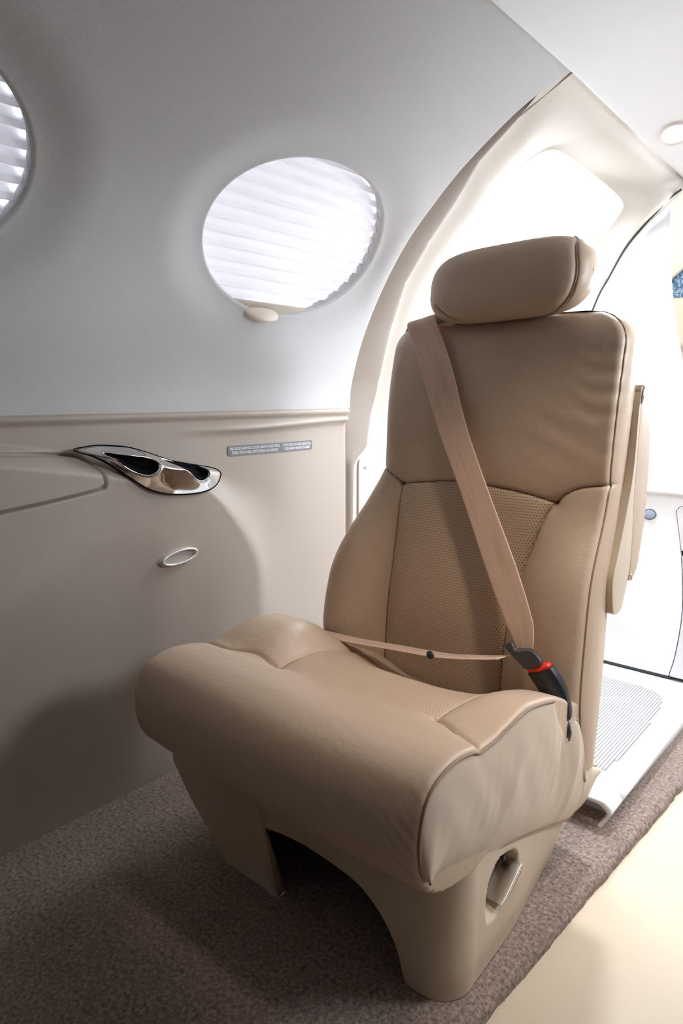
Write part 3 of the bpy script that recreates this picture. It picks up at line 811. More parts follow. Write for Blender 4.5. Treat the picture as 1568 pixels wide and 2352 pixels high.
prism('backing', [(-.48, .0565), (-.31, .0565), (-.31, .54), (-.48, .54)], lambda u, w, h: (u, 1.872 + h, w), 0.0, 0.02, M_gap, root)
prism('plinth', [(-1.0, .0565), (-.452, .0565), (-.452, .066), (-1.0, .066)], lambda u, w, h: (u, 1.866 + h, w), 0.0, 0.026, M_gap, root)
th = np.linspace(0, 2 * np.pi, 40, endpoint=False)
lt = np.stack([-.533 + .0165 * np.cos(th), .492 + .0145 * np.sin(th)], -1)
la = prism('latch', lt, lambda u, w, h: (u, 1.862 - h, w), -0.004, 0.003, mat('latch_ring', (0.16, 0.18, 0.22), 0.35), root, bevel=0.001)
lt2 = np.stack([-.533 + .0130 * np.cos(th), .492 + .0112 * np.sin(th)], -1)
prism('latch_button', lt2, lambda u, w, h: (u, 1.862 - h, w), 0.002, 0.005, M_btn, la, bevel=0.001)

root = empty('threshold_box', (-.60, 1.5, 0.0), 'long white threshold box with a ribbed tread behind the seat', 'threshold box')
# cross-section (x, z): rounded right shoulder, sloping side
zb = [(-1.05, .0), (-1.05, .055), (-.40, .055)] + [(-.392 + .024 * math.sin(a), .033 + .022 * math.cos(a)) for a in np.linspace(0.1, 1.45, 10)]
def boxsec(Y, dz=0.0):
    s_ = np.interp(Y, [1.2, 1.64], [0.0, 0.016])
    r = [(x, z + dz if z > .001 else z) for x, z in zb] + [(-.388 + s_ * 0.6, -.002)]
    return [(x, Y, z) for x, z in r]
def boxrows(ys): return np.array([boxsec(Y) for Y in ys])
grid('body', boxrows(np.linspace(1.252, 1.90, 20)), M_white, root, caps=True)
# removable end cap with an open front
capo = np.array(boxsec(1.252))
rr2 = [capo + np.array([0, 0, 0]) for _ in range(2)]
rr2[0] = capo + np.array([0.0006, -0.0015, 0.0006]); rr2[1] = rr2[0] + np.array([0, -0.05, 0]);
e3 = rr2[1].copy(); e3[:, 1] -= 0.004; e3[:, 2] -= 0.003; e3[:, 0] -= 0.002
e4 = e3.copy(); e4[:, 2] = np.maximum(e4[:, 2] - 0.008, -0.002); e4[:, 0] -= 0.008; e4[:, 1] += 0.004
e5 = e4.copy(); e5[:, 1] += 0.05
grid('end_cap', np.array([rr2[0], rr2[1], e3, e4, e5])[:, 1:], M_white, root)
# ribbed tread
x_r = [(1.25, -.447), (1.287, -.428), (1.335, -.420), (1.40, -.415), (1.50, -.414), (1.60, -.4185), (1.66, -.422), (1.71, -.43), (1.74, -.441), (1.762, -.462), (1.772, -.50), (1.774, -.60), (1.774, -.95)]
ribs_V, ribs_F = [], []
xs = np.arange(-.9, -.416, 0.0066)
yr = np.array([p[0] for p in x_r]); xr = np.array([p[1] for p in x_r])
for x in xs:
    y0 = 1.25 if x < -.447 else float(np.interp(x, xr[:5], yr[:5])); y1 = 1.773 if x < -.5 else float(np.interp(-x, -xr[5:], yr[5:])) if x < -.4186 else 1.58
    if y1 - y0 < 0.05: continue
    b = len(ribs_V)
    for (dx, z) in [(-.0024, .0545), (-.0018, .0565), (0, .0572), (.0018, .0565), (.0024, .0545)]:
        ribs_V += [(x + dx, y0, z), (x + dx, y1, z)]
    ribs_F += [(b + 2 * i, b + 2 * i + 2, b + 2 * i + 3, b + 2 * i + 1) for i in range(4)]
tread = mesh('ribbed_tread', ribs_V, ribs_F, M_white, root)
gv, gf = [], []
for i in range(0, len(ribs_V), 10):
    y0, y1 = ribs_V[i][1], ribs_V[i + 1][1]; x = ribs_V[i + 4][0] + .0033; b = len(gv)
    gv += [(x - .0013, y0, .0557), (x + .0013, y0, .0557), (x + .0013, y1, .0557), (x - .0013, y1, .0557)]; gf.append((b, b + 1, b + 2, b + 3))
mesh('groove', gv, gf, mat('tread_groove', (0.12, 0.125, 0.135), 0.7), tread, smooth=False)  # dark strips colour in the shade between the ribs

# ------------------------------------------------------------------ cockpit seen past the partition
struct(prism('wall_cockpit', [(-.80, 1.50), (-.30, 1.50), (-.30, 1.42), (-.60, 1.215), (-.68, 1.145), (-.80, 1.05)], lambda u, w, h: (u, 2.35 + h, w), 0.0, 0.02, M_cream, None))
struct(prism('window_5', [(-.80, 1.09), (-.30, 1.09), (-.30, 1.5), (-.80, 1.5)], lambda u, w, h: (u, 2.38 + h, w), 0.0, 0.01, M_speck, None))
root = empty('cockpit_sill', (-.62, 2.33, 0.0), 'cream padded sill under the blue cockpit window at the right edge', 'sill')
prism('pad', [(2.30, .945), (2.292, .955), (2.292, 1.075), (2.31, 1.092), (2.40, 1.096), (2.40, .945)], lambda u, w, h: (h, u, w), -1.05, -.3, M_cream, root, bevel=0.004)
prism('gap_strip', [(2.305, .925), (2.305, .945), (2.40, .945), (2.40, .925)], lambda u, w, h: (h, u, w), -1.05, -.3, M_frame, root)
prism('lower_panel', [(2.296, -.05), (2.296, .930), (2.40, .930), (2.40, -.05)], lambda u, w, h: (h, u, w), -1.05, -.3, M_frame, root)
struct(mesh('wall_light_block_left', [(-.69, 1.898, -.06), (-.745, 2.37, -.06), (-.745, 2.37, 1.5), (-.69, 1.898, 1.5), (-.05, 1.898, 1.5), (-.05, 2.37, 1.5)], [(0, 1, 2, 3), (3, 2, 5, 4)], M_cream, smooth=False))  # added wall and roof, keep the sky off the cockpit lining
struct(mesh('wall_light_block_right', [(-.10, 2.0, -.06), (.62, 2.0, -.06), (.62, 2.0, 1.6), (-.10, 2.0, 1.6)], [(0, 1, 2, 3)], M_white, smooth=False))  # unseen, added to narrow the opening and cut light from ahead
struct(mesh('wall_light_block_front', [(-.8, 2.7, -.06), (.62, 2.7, -.06), (.62, 2.7, .84), (-.8, 2.7, .84)], [(0, 1, 2, 3)], M_rear, smooth=False))  # unseen, added to close the lower opening and dim the cockpit
struct(tube('trim_5', [(x - .003, 1.858, z) for x, z in [(-.514, 1.287), (-.541, 1.270), (-.569, 1.243), (-.597, 1.215), (-.637, 1.168), (-.676, 1.098), (-.703, 1.046), (-.76, .88)]], 0.0022, M_gap, None, n=8, samples=60))
struct(mesh('wall_light_block_top', [(-.70, 2.7, 1.12), (.62, 2.7, 1.12), (.62, 2.7, 1.7), (-.70, 2.7, 1.7)], [(0, 1, 2, 3)], M_cream, smooth=False))  # unseen, added to close the upper opening against light from ahead
# ------------------------------------------------------------------ passenger seat
seat = empty('passenger_seat', (-.65, .90, 0.0), 'tan leather passenger seat with a headrest standing beside the sidewall', 'seat')


def Yp(z): return 1.065 + 0.1 * (z - 0.215)


# ---- backrest
outL = catmull([(.16, -.915), (.24, -.935), (.30, -.946), (.35, -.948), (.44, -.936), (.52, -.908), (.60, -.878), (.66, -.856), (.74, -.852), (.81, -.850), (.89, -.847), (.95, -.845)], 300)
outR = catmull([(.16, -.383), (.24, -.384), (.42, -.386), (.53, -.387), (.656, -.386), (.805, -.3815), (.873, -.381), (.95, -.380)], 300)
backT = catmull([(.16, .085), (.30, .088), (.45, .082), (.60, .092), (.73, .098), (.85, .088), (.95, .08)], 100)
SEAM_UP_L = [(-.90, .672), (-.875, .659), (-.838, .650), (-.809, .637), (-.792, .625)]
SEAM_TOP = [(-.792, .625), (-.751, .632), (-.663, .642), (-.582, .638), (-.514, .630), (-.470, .619)]
SEAM_UP_R = [(-.470, .619), (-.452, .636), (-.424, .649), (-.37, .657)]
INS_L = [(-.792, .625), (-.790, .583), (-.793, .459), (-.797, .368), (-.797, .16)]
INS_R = [(-.470, .619), (-.483, .599), (-.498, .552), (-.516, .488), (-.531, .423), (-.536, .342), (-.536, .16)]
cm = lambda p, n=40: [tuple(q) for q in catmull(p, n)]
SEAMS = [cm(SEAM_UP_L), cm(SEAM_TOP), cm(SEAM_UP_R), cm(INS_L), cm(INS_R)]
INSERT = cm(SEAM_TOP) + cm(INS_R)[1:] + cm(INS_L)[::-1]

zt, zb_ = 0.938, 0.17
zrow = np.r_[np.linspace(zb_, 0.88, 330), 0.88 + (zt - 0.88) * np.sin(np.linspace(0, 1, 26)[1:] * math.pi / 2)]
xl = np.interp(np.minimum(zrow, .95), outL[:, 0], outL[:, 1]); xr_ = np.interp(zrow, outR[:, 0], outR[:, 1]); T = np.interp(zrow, backT[:, 0], backT[:, 1])
ph = np.arcsin(np.clip((zrow - 0.88) / (zt - 0.88), 0, 1)); ins_ = (1 - np.cos(ph))
xl = xl + 0.050 * ins_ ** 1.4; xr_ = xr_ - 0.075 * ins_
NF = 250
uf = np.linspace(0, 1, NF)
RL = 0.045                                                        # left edge radius
Xf = xr_[:, None] + (xl - xr_)[:, None] * uf[None]
Zf = np.repeat(zrow[:, None], NF, 1)


def back_bulge(X, Z, xl, xr):
    c = (xl + xr) / 2; hw = (xr - xl) / 2; q = (X - c) / hw
    b = 0.016 * (1 - np.abs(q) ** 2.5)
    upm = sstep(Z, 0.60, 0.68)
    # side bolsters below the shoulder panel
    zl = np.exp(-((Z - .40) / .17) ** 4) * (1 - upm)
    xinL = np.interp(Z, [.16, .37, .46, .58, .625, .70], [-.797, -.797, -.793, -.790, -.792, -.80]); xinR = np.interp(Z, [.16, .34, .42, .49, .55, .60, .62, .70], [-.536, -.536, -.531, -.516, -.498, -.483, -.470, -.45])
    tL = np.clip((xinL - X) / np.maximum(xinL - xl, .02), 0, 1); tR = np.clip((X - xinR) / np.maximum(xr - xinR, .02), 0, 1)
    bl = 0.070 * np.sin(np.pi * np.clip(tL * 0.80, 0, 1)) ** 0.9 + 0.052 * np.sin(np.pi * np.clip(tR * 0.72, 0, 1)) ** 0.9
    b = b + bl * zl
    # lumbar swell of the perforated panel
    b += 0.012 * np.exp(-((Z - .42) / .12) ** 2) * np.exp(-((X + .66) / .13) ** 2)
    b += 0.010 * upm * np.exp(-((Z - .80) / .10) ** 2)
    return b


bul = back_bulge(Xf, Zf, xl[:, None], xr_[:, None])
gro = np.zeros_like(Xf)
for s_ in SEAMS:
    dS = seg_dist(Xf, Zf, s_); gro += 0.0045 * np.exp(-(dS / 0.0026) ** 2)
    bul -= 0.007 * np.exp(-dS / 0.014)
# leather wrinkles running in from the right shoulder seam
wr_ = np.exp(-(Xf - xr_[:, None]) ** 2 / 0.055 ** 2) * np.exp(-((Zf - .80) / .07) ** 2)
bul += 0.0012 * wr_ * np.sin((Zf * 1.0 + Xf * 0.55) * 190 + 3 * np.sin(Xf * 40))
bul += 0.0010 * np.exp(-((Xf + .45) / .07) ** 2) * np.exp(-((Zf - .74) / .05) ** 2) * np.sin((Zf + .5 * Xf) * 120)
dl = np.clip((Xf - xl[:, None]) / RL, 0, 1); rl_ = RL * (1 - np.sqrt(1 - (1 - dl) ** 2))
dr = np.clip((xr_[:, None] - Xf) / 0.010, 0, 1); rr_ = 0.008 * (1 - np.sqrt(1 - (1 - dr) ** 2))
Yf = Yp(Zf) - bul + rl_ + rr_ + gro + (0.036 * ins_)[:, None]
front = np.stack([Xf, Yf, Zf], -1)
isin = inside(Xf, Zf, INSERT)
nrow = len(zrow)
# faces of the front, split into the plain leather and the perforated panel
allF = gfaces(nrow, NF)
fin = isin[:-1, :-1] & isin[1:, 1:] & isin[1:, :-1] & isin[:-1, 1:]
fin = fin.reshape(-1)
# remaining shell: left side, back, right gusset
yR = Yf[:, 0]; yL = Yf[:, -1]; backY = Yp(zrow) + T - 0.036 * ins_ * 1.2
shell = []
gus = 9
for q in np.linspace(0, 1, gus):                                   # right gusset, slightly puffed
    yy = yR + (backY - 0.022 - yR) * q
    shell.append(np.stack([xr_ + 0.0035 * np.exp(-q * 12) * 0 - 0.0045 * np.exp(-q * 16) + 0.006 * math.sin(math.pi * q), yy, zrow], -1))
for q in np.linspace(0, 1, 8)[1:]:
    a = q * math.pi / 2; shell.append(np.stack([xr_ - 0.022 * (1 - math.cos(a)), backY - 0.022 + 0.022 * math.sin(a), zrow], -1))
for q in np.linspace(0, 1, 12)[1:-1]:
    shell.append(np.stack([(xr_ - .022) + (xl + .03 - xr_ + .022) * q, backY + 0.006 * math.sin(math.pi * q), zrow], -1))
for q in np.linspace(0, 1, 8):
    a = q * math.pi / 2; shell.append(np.stack([xl + 0.03 * (1 - math.sin(a)), backY - 0.03 * (1 - math.cos(a)), zrow], -1))
shell.append(np.stack([xl, yL, zrow], -1))
shell = np.stack(shell, 1)
used = np.array([f for f, k in zip(allF, fin) if not k])


def submesh(name, P, F, m, parent, uv=None):
    F = np.asarray(F); idx = np.unique(F); mp_ = -np.ones(len(P), int); mp_[idx] = np.arange(len(idx))
    return mesh(name, P[idx], mp_[F], m, parent, True, None if uv is None else uv[idx])


# one mesh for the leather shell
nS = shell.shape[1]
FV = np.vstack([front.reshape(-1, 3), shell.reshape(-1, 3)])
FF = [tuple(f[::-1]) for f in used] + [tuple(i + nrow * NF for i in f) for f in gfaces(nrow, nS)]
topl = [(nrow - 1) * NF + j for j in range(NF)]; tops = [nrow * NF + (nrow - 1) * nS + j for j in range(nS)]
tf = topl + tops[::-1][1:-1]
backrest = submesh('backrest', FV, [f for f in FF], M_seat, seat) if False else mesh('backrest', FV, FF + [tuple(tf)], M_seat, seat)
uvb = np.stack([Xf, Zf], -1).reshape(-1, 2)
submesh('perforated_panel', front.reshape(-1, 3), [tuple(f[::-1]) for f, k in zip(allF, fin) if k], M_perf, backrest, uvb)


def back_pt(x, z, lift=0.0):
    i = np.clip(np.interp(z, zrow, np.arange(nrow)), 0, nrow - 1); i0 = int(i)
    u = np.clip((x - xr_[i0]) / (xl[i0] - xr_[i0]), 0, 1) * (NF - 1)
    return (x, float(Yf[i0, int(round(u))]) - lift, z)


for s_ in SEAMS:
    pts = [back_pt(x, z, -0.0006) for x, z in s_ if xl[int(np.interp(z, zrow, np.arange(nrow)))] + .012 < x < -.389]
    if len(pts) > 4: tube('seam', pts, 0.0011, M_seam, backrest, n=6)
M_pipe = mat('piping_leather', (C_SEAT[0] * .55, C_SEAT[1] * .5, C_SEAT[2] * .46), 0.5)
tube('piping', [(xr_[i] + 0.0005, yR[i] + 0.001, zrow[i]) for i in range(4, nrow - 6, 4)], 0.0020, M_pipe, backrest, n=8)

# ---- headrest
hx0, hx1 = -.735, -.436
nu, nv = 120, 110
uu = -np.cos(np.linspace(0, math.pi, nu)); th = np.linspace(0, 2 * np.pi, nv, endpoint=False)
G = []
for u in uu:
    e = 4.2; sc_ = max(1e-3, (1 - abs(u) ** e)) ** (1 / 2.6)
    x = (hx0 + hx1) / 2 + (hx1 - hx0) / 2 * u
    cz = 0.993 + 0.004 * u; cy = 1.128
    n_ = 2.7
    c, s = np.cos(th), np.sin(th)
    ry, rz = 0.050 * sc_ if abs(u) < .999 else 0.001, 0.0655 * sc_
    if abs(u) >= .999: rz = 0.001
    dy = np.sign(c) * np.abs(c) ** (2 / n_) * ry; dz = np.sign(s) * np.abs(s) ** (2 / n_) * rz
    G.append(np.stack([np.full(nv, x), cy + dy + 0.010 * (dz / 0.065), cz + dz], -1))
G = np.array(G)
# front panel seam: pull a groove where it runs
HS = catmull([(-.468, 1.062), (-.462, 1.045), (-.453, 1.010), (-.452, .981), (-.459, .958), (-.476, .941), (-.508, .929), (-.555, .922), (-.62, .922), (-.672, .935), (-.705, .958)], 120)
hs = [tuple(p) for p in HS]
dS = seg_dist(G[..., 0], G[..., 2], hs); frontm = G[..., 1] < 1.128
G[..., 1] += np.where(frontm, 0.004 * np.exp(-(dS / 0.003) ** 2), 0)
G[..., 0] += np.where(G[..., 0] > -.46, 0.0, 0)
head = grid('headrest', G, M_seat, seat, wrapk=True, flip=True)
hp = []
for x, z in HS:
    m_ = np.where(frontm, (G[..., 0] - x) ** 2 + (G[..., 2] - z) ** 2, 9); i = np.unravel_index(np.argmin(m_), m_.shape); hp.append(G[i] + np.array([0, -0.0006, 0]))
hp = np.array(hp); hp = np.stack([np.convolve(np.pad(hp[:, k], 4, mode='edge'), np.ones(9) / 9, 'valid') for k in range(3)], 1)
tube('seam', hp, 0.0016, M_pipe, head, n=6)
for x in (-.66, -.56): tube('post', [(x, 1.16, .90), (x, 1.15, .97)], 0.006, M_satin, head, n=10)

# ---- cushion: profile front-bottom -> front roll -> top -> back
prof = catmull([(.72, .190), (.66, .200), (.618, .218), (.588, .252), (.579, .295), (.585, .335), (.606, .363), (.648, .375), (.70, .371), (.742, .363), (.79, .364), (.86, .358), (.93, .342), (1.0, .318), (1.06, .29), (1.075, .26)], 260)
pl_ = np.r_[0, np.cumsum(np.hypot(*np.diff(prof, axis=0).T))]
pn = np.stack([-np.gradient(prof[:, 1], pl_), np.gradient(prof[:, 0], pl_)], 1); pn /= np.linalg.norm(pn, axis=1)[:, None]  # outward
cl, cr_ = -.968, -.3855
RC = 0.034
tcol = np.r_[-np.cos(np.linspace(0, math.pi / 2, 24))[:-1] * RC + RC + cl, np.linspace(cl + RC, cr_ - 0.008, 190), cr_ - 0.008 + 0.008 * np.sin(np.linspace(0, math.pi / 2, 6))[1:]]
X = np.repeat(tcol[:, None], len(prof), 1); Y0 = np.repeat(prof[None, :, 0], len(tcol), 0); PL = np.repeat(pl_[None], len(tcol), 0)
off = np.zeros_like(X)
dl = np.clip((X - cl) / RC, 0, 1); off -= RC * (1 - np.sqrt(np.clip(1 - (1 - dl) ** 2, 0, 1)))
dr = np.clip((cr_ - X) / 0.008, 0, 1); off -= 0.006 * (1 - np.sqrt(1 - (1 - dr) ** 2))
topm = sstep(PL, pl_[np.argmin(np.abs(prof[:, 0] - .66) + 9 * (prof[:, 1] < .3))], pl_[np.argmin(np.abs(prof[:, 0] - .80) + 9 * (prof[:, 1] < .3))])
bkm = sstep(Y0, .76, .86)
off += 0.034 * topm * np.exp(-((X + .875) / .075) ** 4) * sstep(Y0, .72, .84) * (1 - 1.3 * sstep(Y0, .86, 1.0))
off += 0.013 * topm * np.exp(-((X + .415) / .055) ** 4) * bkm * (1 - 0.6 * sstep(Y0, .93, 1.03))
off += -0.040 * topm * np.exp(-((X + .63) / .15) ** 4) * sstep(Y0, .80, 1.0)
off += 0.006 * (1 - topm) * np.cos((X + .66) / .30 * math.pi / 2)
CS_F = cm([(-.97, .738), (-.90, .737), (-.835, .752), (-.77, .742), (-.64, .735), (-.53, .742), (-.476, .757), (-.43, .738), (-.38, .714)], 80)
CS_L = cm([(-.77, .742), (-.772, .80), (-.78, .90), (-.79, 1.05)]); CS_R = cm([(-.476, .757), (-.468, .83), (-.462, .92), (-.455, 1.05)])
frontpart = PL < pl_[np.argmin(np.abs(prof[:, 0] - .60) + 9 * (prof[:, 1] < .33))]
Yk = np.where(frontpart, -5, Y0)
CS_FL = [p for p in CS_F if p[0] <= -.765]; CS_FR = [p for p in CS_F if p[0] >= -.480]; CS_FM = [p for p in CS_F if -.775 < p[0] < -.47]
for s_, a in ((CS_FL, .9), (CS_FR, .9), (CS_FM, .12), (CS_L, .7), (CS_R, .7)):
    d_ = seg_dist(X, Yk, s_); off -= a * (0.0045 * np.exp(-(d_ / 0.0028) ** 2) + 0.006 * np.exp(-d_ / 0.014))
# gathers beside the right seam of the front roll, soft creases on top
gm = np.exp(-((X - cr_) / 0.045) ** 2) * np.exp(-((PL - .13) / .085) ** 2)
off += 0.0015 * gm * np.sin(PL * 330 + (X - cr_) * 260)
off += 0.0020 * topm * np.exp(-((Y0 - .70) / .05) ** 2) * np.sin((X * 1.0 + Y0 * .8) * 85) * np.exp(-((X + .60) / .16) ** 2)
bow = -0.006 * np.cos((X + .66) / .30 * math.pi / 2)
P = np.stack([X, prof[None, :, 0] + pn[None, :, 0] * off + bow * (1 - topm), prof[None, :, 1] + pn[None, :, 1] * off], -1)
isin = inside(X, Yk, [tuple(p) for p in CS_L[::-1]] + [p for p in CS_F if -.77 < p[0] < -.476] + [tuple(p) for p in CS_R])
nC, kC = X.shape; allC = gfaces(nC, kC)
fin = (isin[:-1, :-1] & isin[1:, 1:] & isin[1:, :-1] & isin[:-1, 1:]).reshape(-1)
cushion = mesh('seat_cushion', P.reshape(-1, 3), [f for f, k in zip(allC, fin) if not k] + [tuple(range(kC))[::-1], tuple(range((nC - 1) * kC, nC * kC))], M_seat, seat)
submesh('perforated_panel', P.reshape(-1, 3), [f for f, k in zip(allC, fin) if k], M_perf2, cushion, np.stack([X, Y0], -1).reshape(-1, 2))


def cush_pt(x, y):
    i = int(np.clip(np.searchsorted(tcol, x), 0, nC - 1)); j = np.argmin(np.where(frontpart[i], 9, np.abs(Y0[i] - y))); return P[i, j]


for s_ in (CS_FL, CS_FR, CS_L, CS_R):
    pts = np.array([cush_pt(x, y) for x, y in s_ if cl + .012 < x < cr_ - .002 and y < 1.02]); pts = np.stack([np.convolve(np.pad(pts[:, k], 2, mode='edge'), np.ones(5) / 5, 'valid') for k in range(3)], 1)
    tube('seam', pts, 0.0011, M_seam, cushion, n=6)
# piping at the right-hand edge


# ---- leather side skirt
_rj = np.array([j for j in range(kC) if prof[j, 1] > .243 and prof[j, 0] < .945]); _re = P[-1, _rj][:, 1:]
_re = np.stack([np.convolve(np.pad(_re[:, k], 3, mode='edge'), np.ones(7) / 7, 'valid') for k in (0, 1)], 1)
SEAM_R = _re.copy()
TOPS = poly_resample(np.vstack([_re, [(.963, .304), (.980, .284), (.998, .254)]]), 110)
TOPS = np.vstack([TOPS, catmull([(1.003, .256), (1.018, .276), (1.034, .280), (1.054, .261), (1.062, .243), (1.055, .216), (1.057, .204), (1.070, .189), (1.11, .167), (1.150, .146)], 60)])
BOTS = catmull([(float(SEAM_R[0, 0]) + .002, float(SEAM_R[0, 1]) - .002), (.621, .233), (.672, .216), (.751, .190), (.845, .163), (.946, .130), (1.038, .098), (1.068, .096), (1.104, .094), (1.124, .112), (1.151, .140)], 170)
# pair by station along the skirt rather than by arc length
tT = TOPS; tB = BOTS
nw = 44; W = np.linspace(0, 1, nw)
yq = np.linspace(0, 1, 170)
TT = np.stack([np.interp(yq, np.linspace(0, 1, 170), tT[:, k]) for k in (0, 1)], 1)
dB = np.r_[0, np.cumsum(np.hypot(*np.diff(tB, axis=0).T))]
yb_t = np.clip(np.maximum.accumulate(TT[:, 0]), .59, 1.15); bi = (yb_t - .59) / (1.15 - .59)
bi = 0.5 * bi + 0.5 * np.linspace(0, 1, 170)
BB = np.stack([np.interp(bi * dB[-1], dB, tB[:, k]) for k in (0, 1)], 1)
S2 = TT[None] * (1 - W)[:, None, None] + BB[None] * W[:, None, None]
pu = np.sin(np.pi * np.clip(W, 0, 1)) ** 0.7
ys = S2[..., 0]; zs = S2[..., 1]
wrk = 0.0005 * np.sin(ys * 95 + zs * 30 + 1.4 * np.sin(zs * 21)) + 0.0002 * np.sin(ys * 210 - zs * 85 + 2 * np.sin(ys * 33))
wrk += -0.010 * np.exp(-((ys - (.985 - (.25 - zs) * .45)) / .018) ** 2) * np.exp(-((zs - .24) / .06) ** 2) + 0.006 * np.exp(-((ys - (1.02 - (.22 - zs) * .4)) / .016) ** 2)
wrk += 0.0045 * np.exp(-((ys - (.80 - (.28 - zs) * .8)) / .02) ** 2) * np.exp(-((zs - .27) / .05) ** 2)
xs_ = -.3855 + (0.010 * pu)[:, None] + wrk * pu[:, None]
xs_ -= 0.006 * (W ** 4)[:, None]
sk = np.stack([xs_, ys, zs], -1)
inner = []
for (dx, f_) in ((-.016, .0), (-.009, .0), (-.003, .0)):
    r_ = sk[0].copy(); r_[:, 0] += dx; r_[:, 2] -= 0.004 * abs(dx) / .016; inner.append(r_)
low = sk[-1].copy(); low[:, 0] -= 0.012
sk = np.concatenate([np.array(inner), sk, low[None]], 0)
skirt = grid('side_skirt', sk, M_skirt, seat, flip=True, solid=(0.003, -1))
tube('piping', [(-.3842, y + (.0 if y > .62 else -.0005), z + .0006) for y, z in SEAM_R[::3]], 0.0020, M_pipe, cushion, n=8)
tube('hem', [(x, y, z) for x, y, z in sk[-2][4:-4:4]], 0.0016, M_pipe, skirt, n=6)
# collar around the buckle stalk and the rear flap
cg = []
for (dx, g_) in ((0.0, 0.0), (-.004, .004), (-.02, .004), (-.045, -.002)):
    c_ = catmull([(.998, .254), (1.006, .262), (1.02, .278), (1.036, .281), (1.055, .261), (1.063, .243), (1.056, .216)], 60)
    cg.append(np.stack([np.full(60, -.3845 + dx), c_[:, 0] - g_, c_[:, 1] + g_ * .4], -1))
grid('buckle_collar', np.array(cg), M_skirt, seat, solid=(0.003, 0))
fl_ = [[(-.3845, 1.056, .205), (-.3845, 1.10, .173), (-.3845, 1.151, .146)], [(-.42, 1.06, .214), (-.415, 1.105, .190), (-.40, 1.150, .156)], [(-.47, 1.065, .214), (-.45, 1.11, .190), (-.42, 1.154, .150)]]
grid('rear_flap', np.array(fl_), M_skirt, seat, solid=(0.003, 0))
bk_ = np.array([[(-.385, 1.150, .143), (-.40, 1.152, .120), (-.40, 1.11, .09)], [(-.60, 1.17, .15), (-.60, 1.165, .120), (-.60, 1.12, .09)], [(-.90, 1.17, .15), (-.90, 1.165, .120), (-.90, 1.12, .09)]])
grid('rear_cover', bk_, M_skirt, seat)

# ---- moulded base: arched front plate wrapping round into the right side plate
cols = [(-.985, .142, -.975, .245), (-.960, .112, -.955, .248), (-.932, .082, -.938, .25), (-.908, .062, -.925, .25), (-.885, .046, -.91, .25), (-.862, .022, -.895, .25), (-.842, .0, -.88, .25), (-.80, .0, -.85, .25), (-.75, .0, -.815, .25), (-.7105, .0, -.7845, .25),
        (-.7435, .1115, -.781, .25), (-.736, .1150, -.765, .25), (-.70, .121, -.72, .25), (-.652, .1245, -.66, .25), (-.60, .1215, -.60, .25), (-.565, .1165, -.565, .25), (-.543, .110, -.545, .25), (-.525, .100, -.53, .25), (-.508, .087, -.515, .25), (-.495, .073, -.50, .25),
        (-.483, .055, -.49, .25), (-.474, .036, -.482, .25), (-.466, .016, -.474, .25), (-.460, .0, -.468, .25), (-.450, 0, -.45, .25), (-.437, 0, -.437, .25)]
path = []
for (xb, zb2, xt, ztp) in cols: path.append(((xb, .676 - .002 * 0, zb2), (xt, .672, ztp)))
for q in np.linspace(0.12, 1, 9):
    a = q * math.pi / 2; r = .050
    path.append(((-.437 + r * math.sin(a), .676 + r * (1 - math.cos(a)), 0.0), (-.437 + r * math.sin(a), .672 + r * (1 - math.cos(a)), .245 - .02 * q)))
ysd = np.r_[np.linspace(.735, .90, 64), np.linspace(.905, 1.055, 30)]
for y in ysd:
    xb = np.interp(y, [.726, .86, 1.08], [-.388, -.393, -.424]); xt = np.interp(y, [.726, 1.08], [-.389, -.396])
    ztp = np.interp(y, [.726, .83, 1.08], [.232, .195, .115])
    path.append(((xb, y, 0.0), (xt, y, ztp)))
for (dx, dy) in [(-.004, .008), (-.02, .016), (-.10, .02)]:
    path.append(((-.421 + dx, 1.055 + dy, 0.0), (-.396 + dx, 1.055 + dy, .115)))
nz2 = 60; wv = np.linspace(0, 1, nz2)
Bp = np.array([[np.array(b) * (1 - w) + np.array(t) * w for w in wv] for b, t in path])
REC = catmull([(.762, .086), (.757, .114), (.762, .138), (.773, .153), (.79, .161), (.812, .160), (.839, .151), (.852, .140), (.857, .128), (.857, .113), (.843, .100), (.823, .086), (.801, .078), (.787, .075), (.770, .079)], 60, True)
RECl = [tuple(p) for p in REC]
sd = np.where(inside(Bp[..., 1], Bp[..., 2], RECl), 1, -1) * seg_dist(Bp[..., 1], Bp[..., 2], RECl + [RECl[0]])
sidem = (Bp[..., 0] > -.43) & (Bp[..., 1] > .735)
Bp[..., 0] -= np.where(sidem, 0.026 * sstep(sd, -0.001, 0.006) + 0.0, 0)
Bp[..., 0] -= 0.004 * sstep(Bp[..., 2], .05, 0.0)
base = grid('seat_base', Bp, M_base, seat, flip=True, solid=(0.022, -1))
# added left and rear plates, keep lamp light from under the seat
lp = np.array([[(xb, y, .0), (xt, y, .22)] for xb, xt, y in ((-.845, -.93, .70), (-.86, -.935, .85), (-.87, -.935, 1.05), (-.855, -.92, 1.065), (-.44, -.42, 1.068))])
grid('base_light_block', lp, M_base, seat, solid=(0.006, 0))
# recline lever
LEV = [(.800, .0795), (.812, .086), (.826, .094), (.842, .103), (.853, .110), (.860, .113), (.863, .110), (.861, .102), (.852, .095), (.838, .088), (.822, .083)]
LEVo = [(u - 0.004, w + 0.010) for u, w in LEV]
prism('recline_lever', LEVo, lambda u, w, h: (h, u, w), -.416, -.384, M_satin, seat, bevel=0.0012)
prism('lever_pivot', [(.838, .126), (.846, .131), (.842, .139), (.834, .134)], lambda u, w, h: (h, u, w), -.419, -.404, M_black, seat, bevel=0.001)
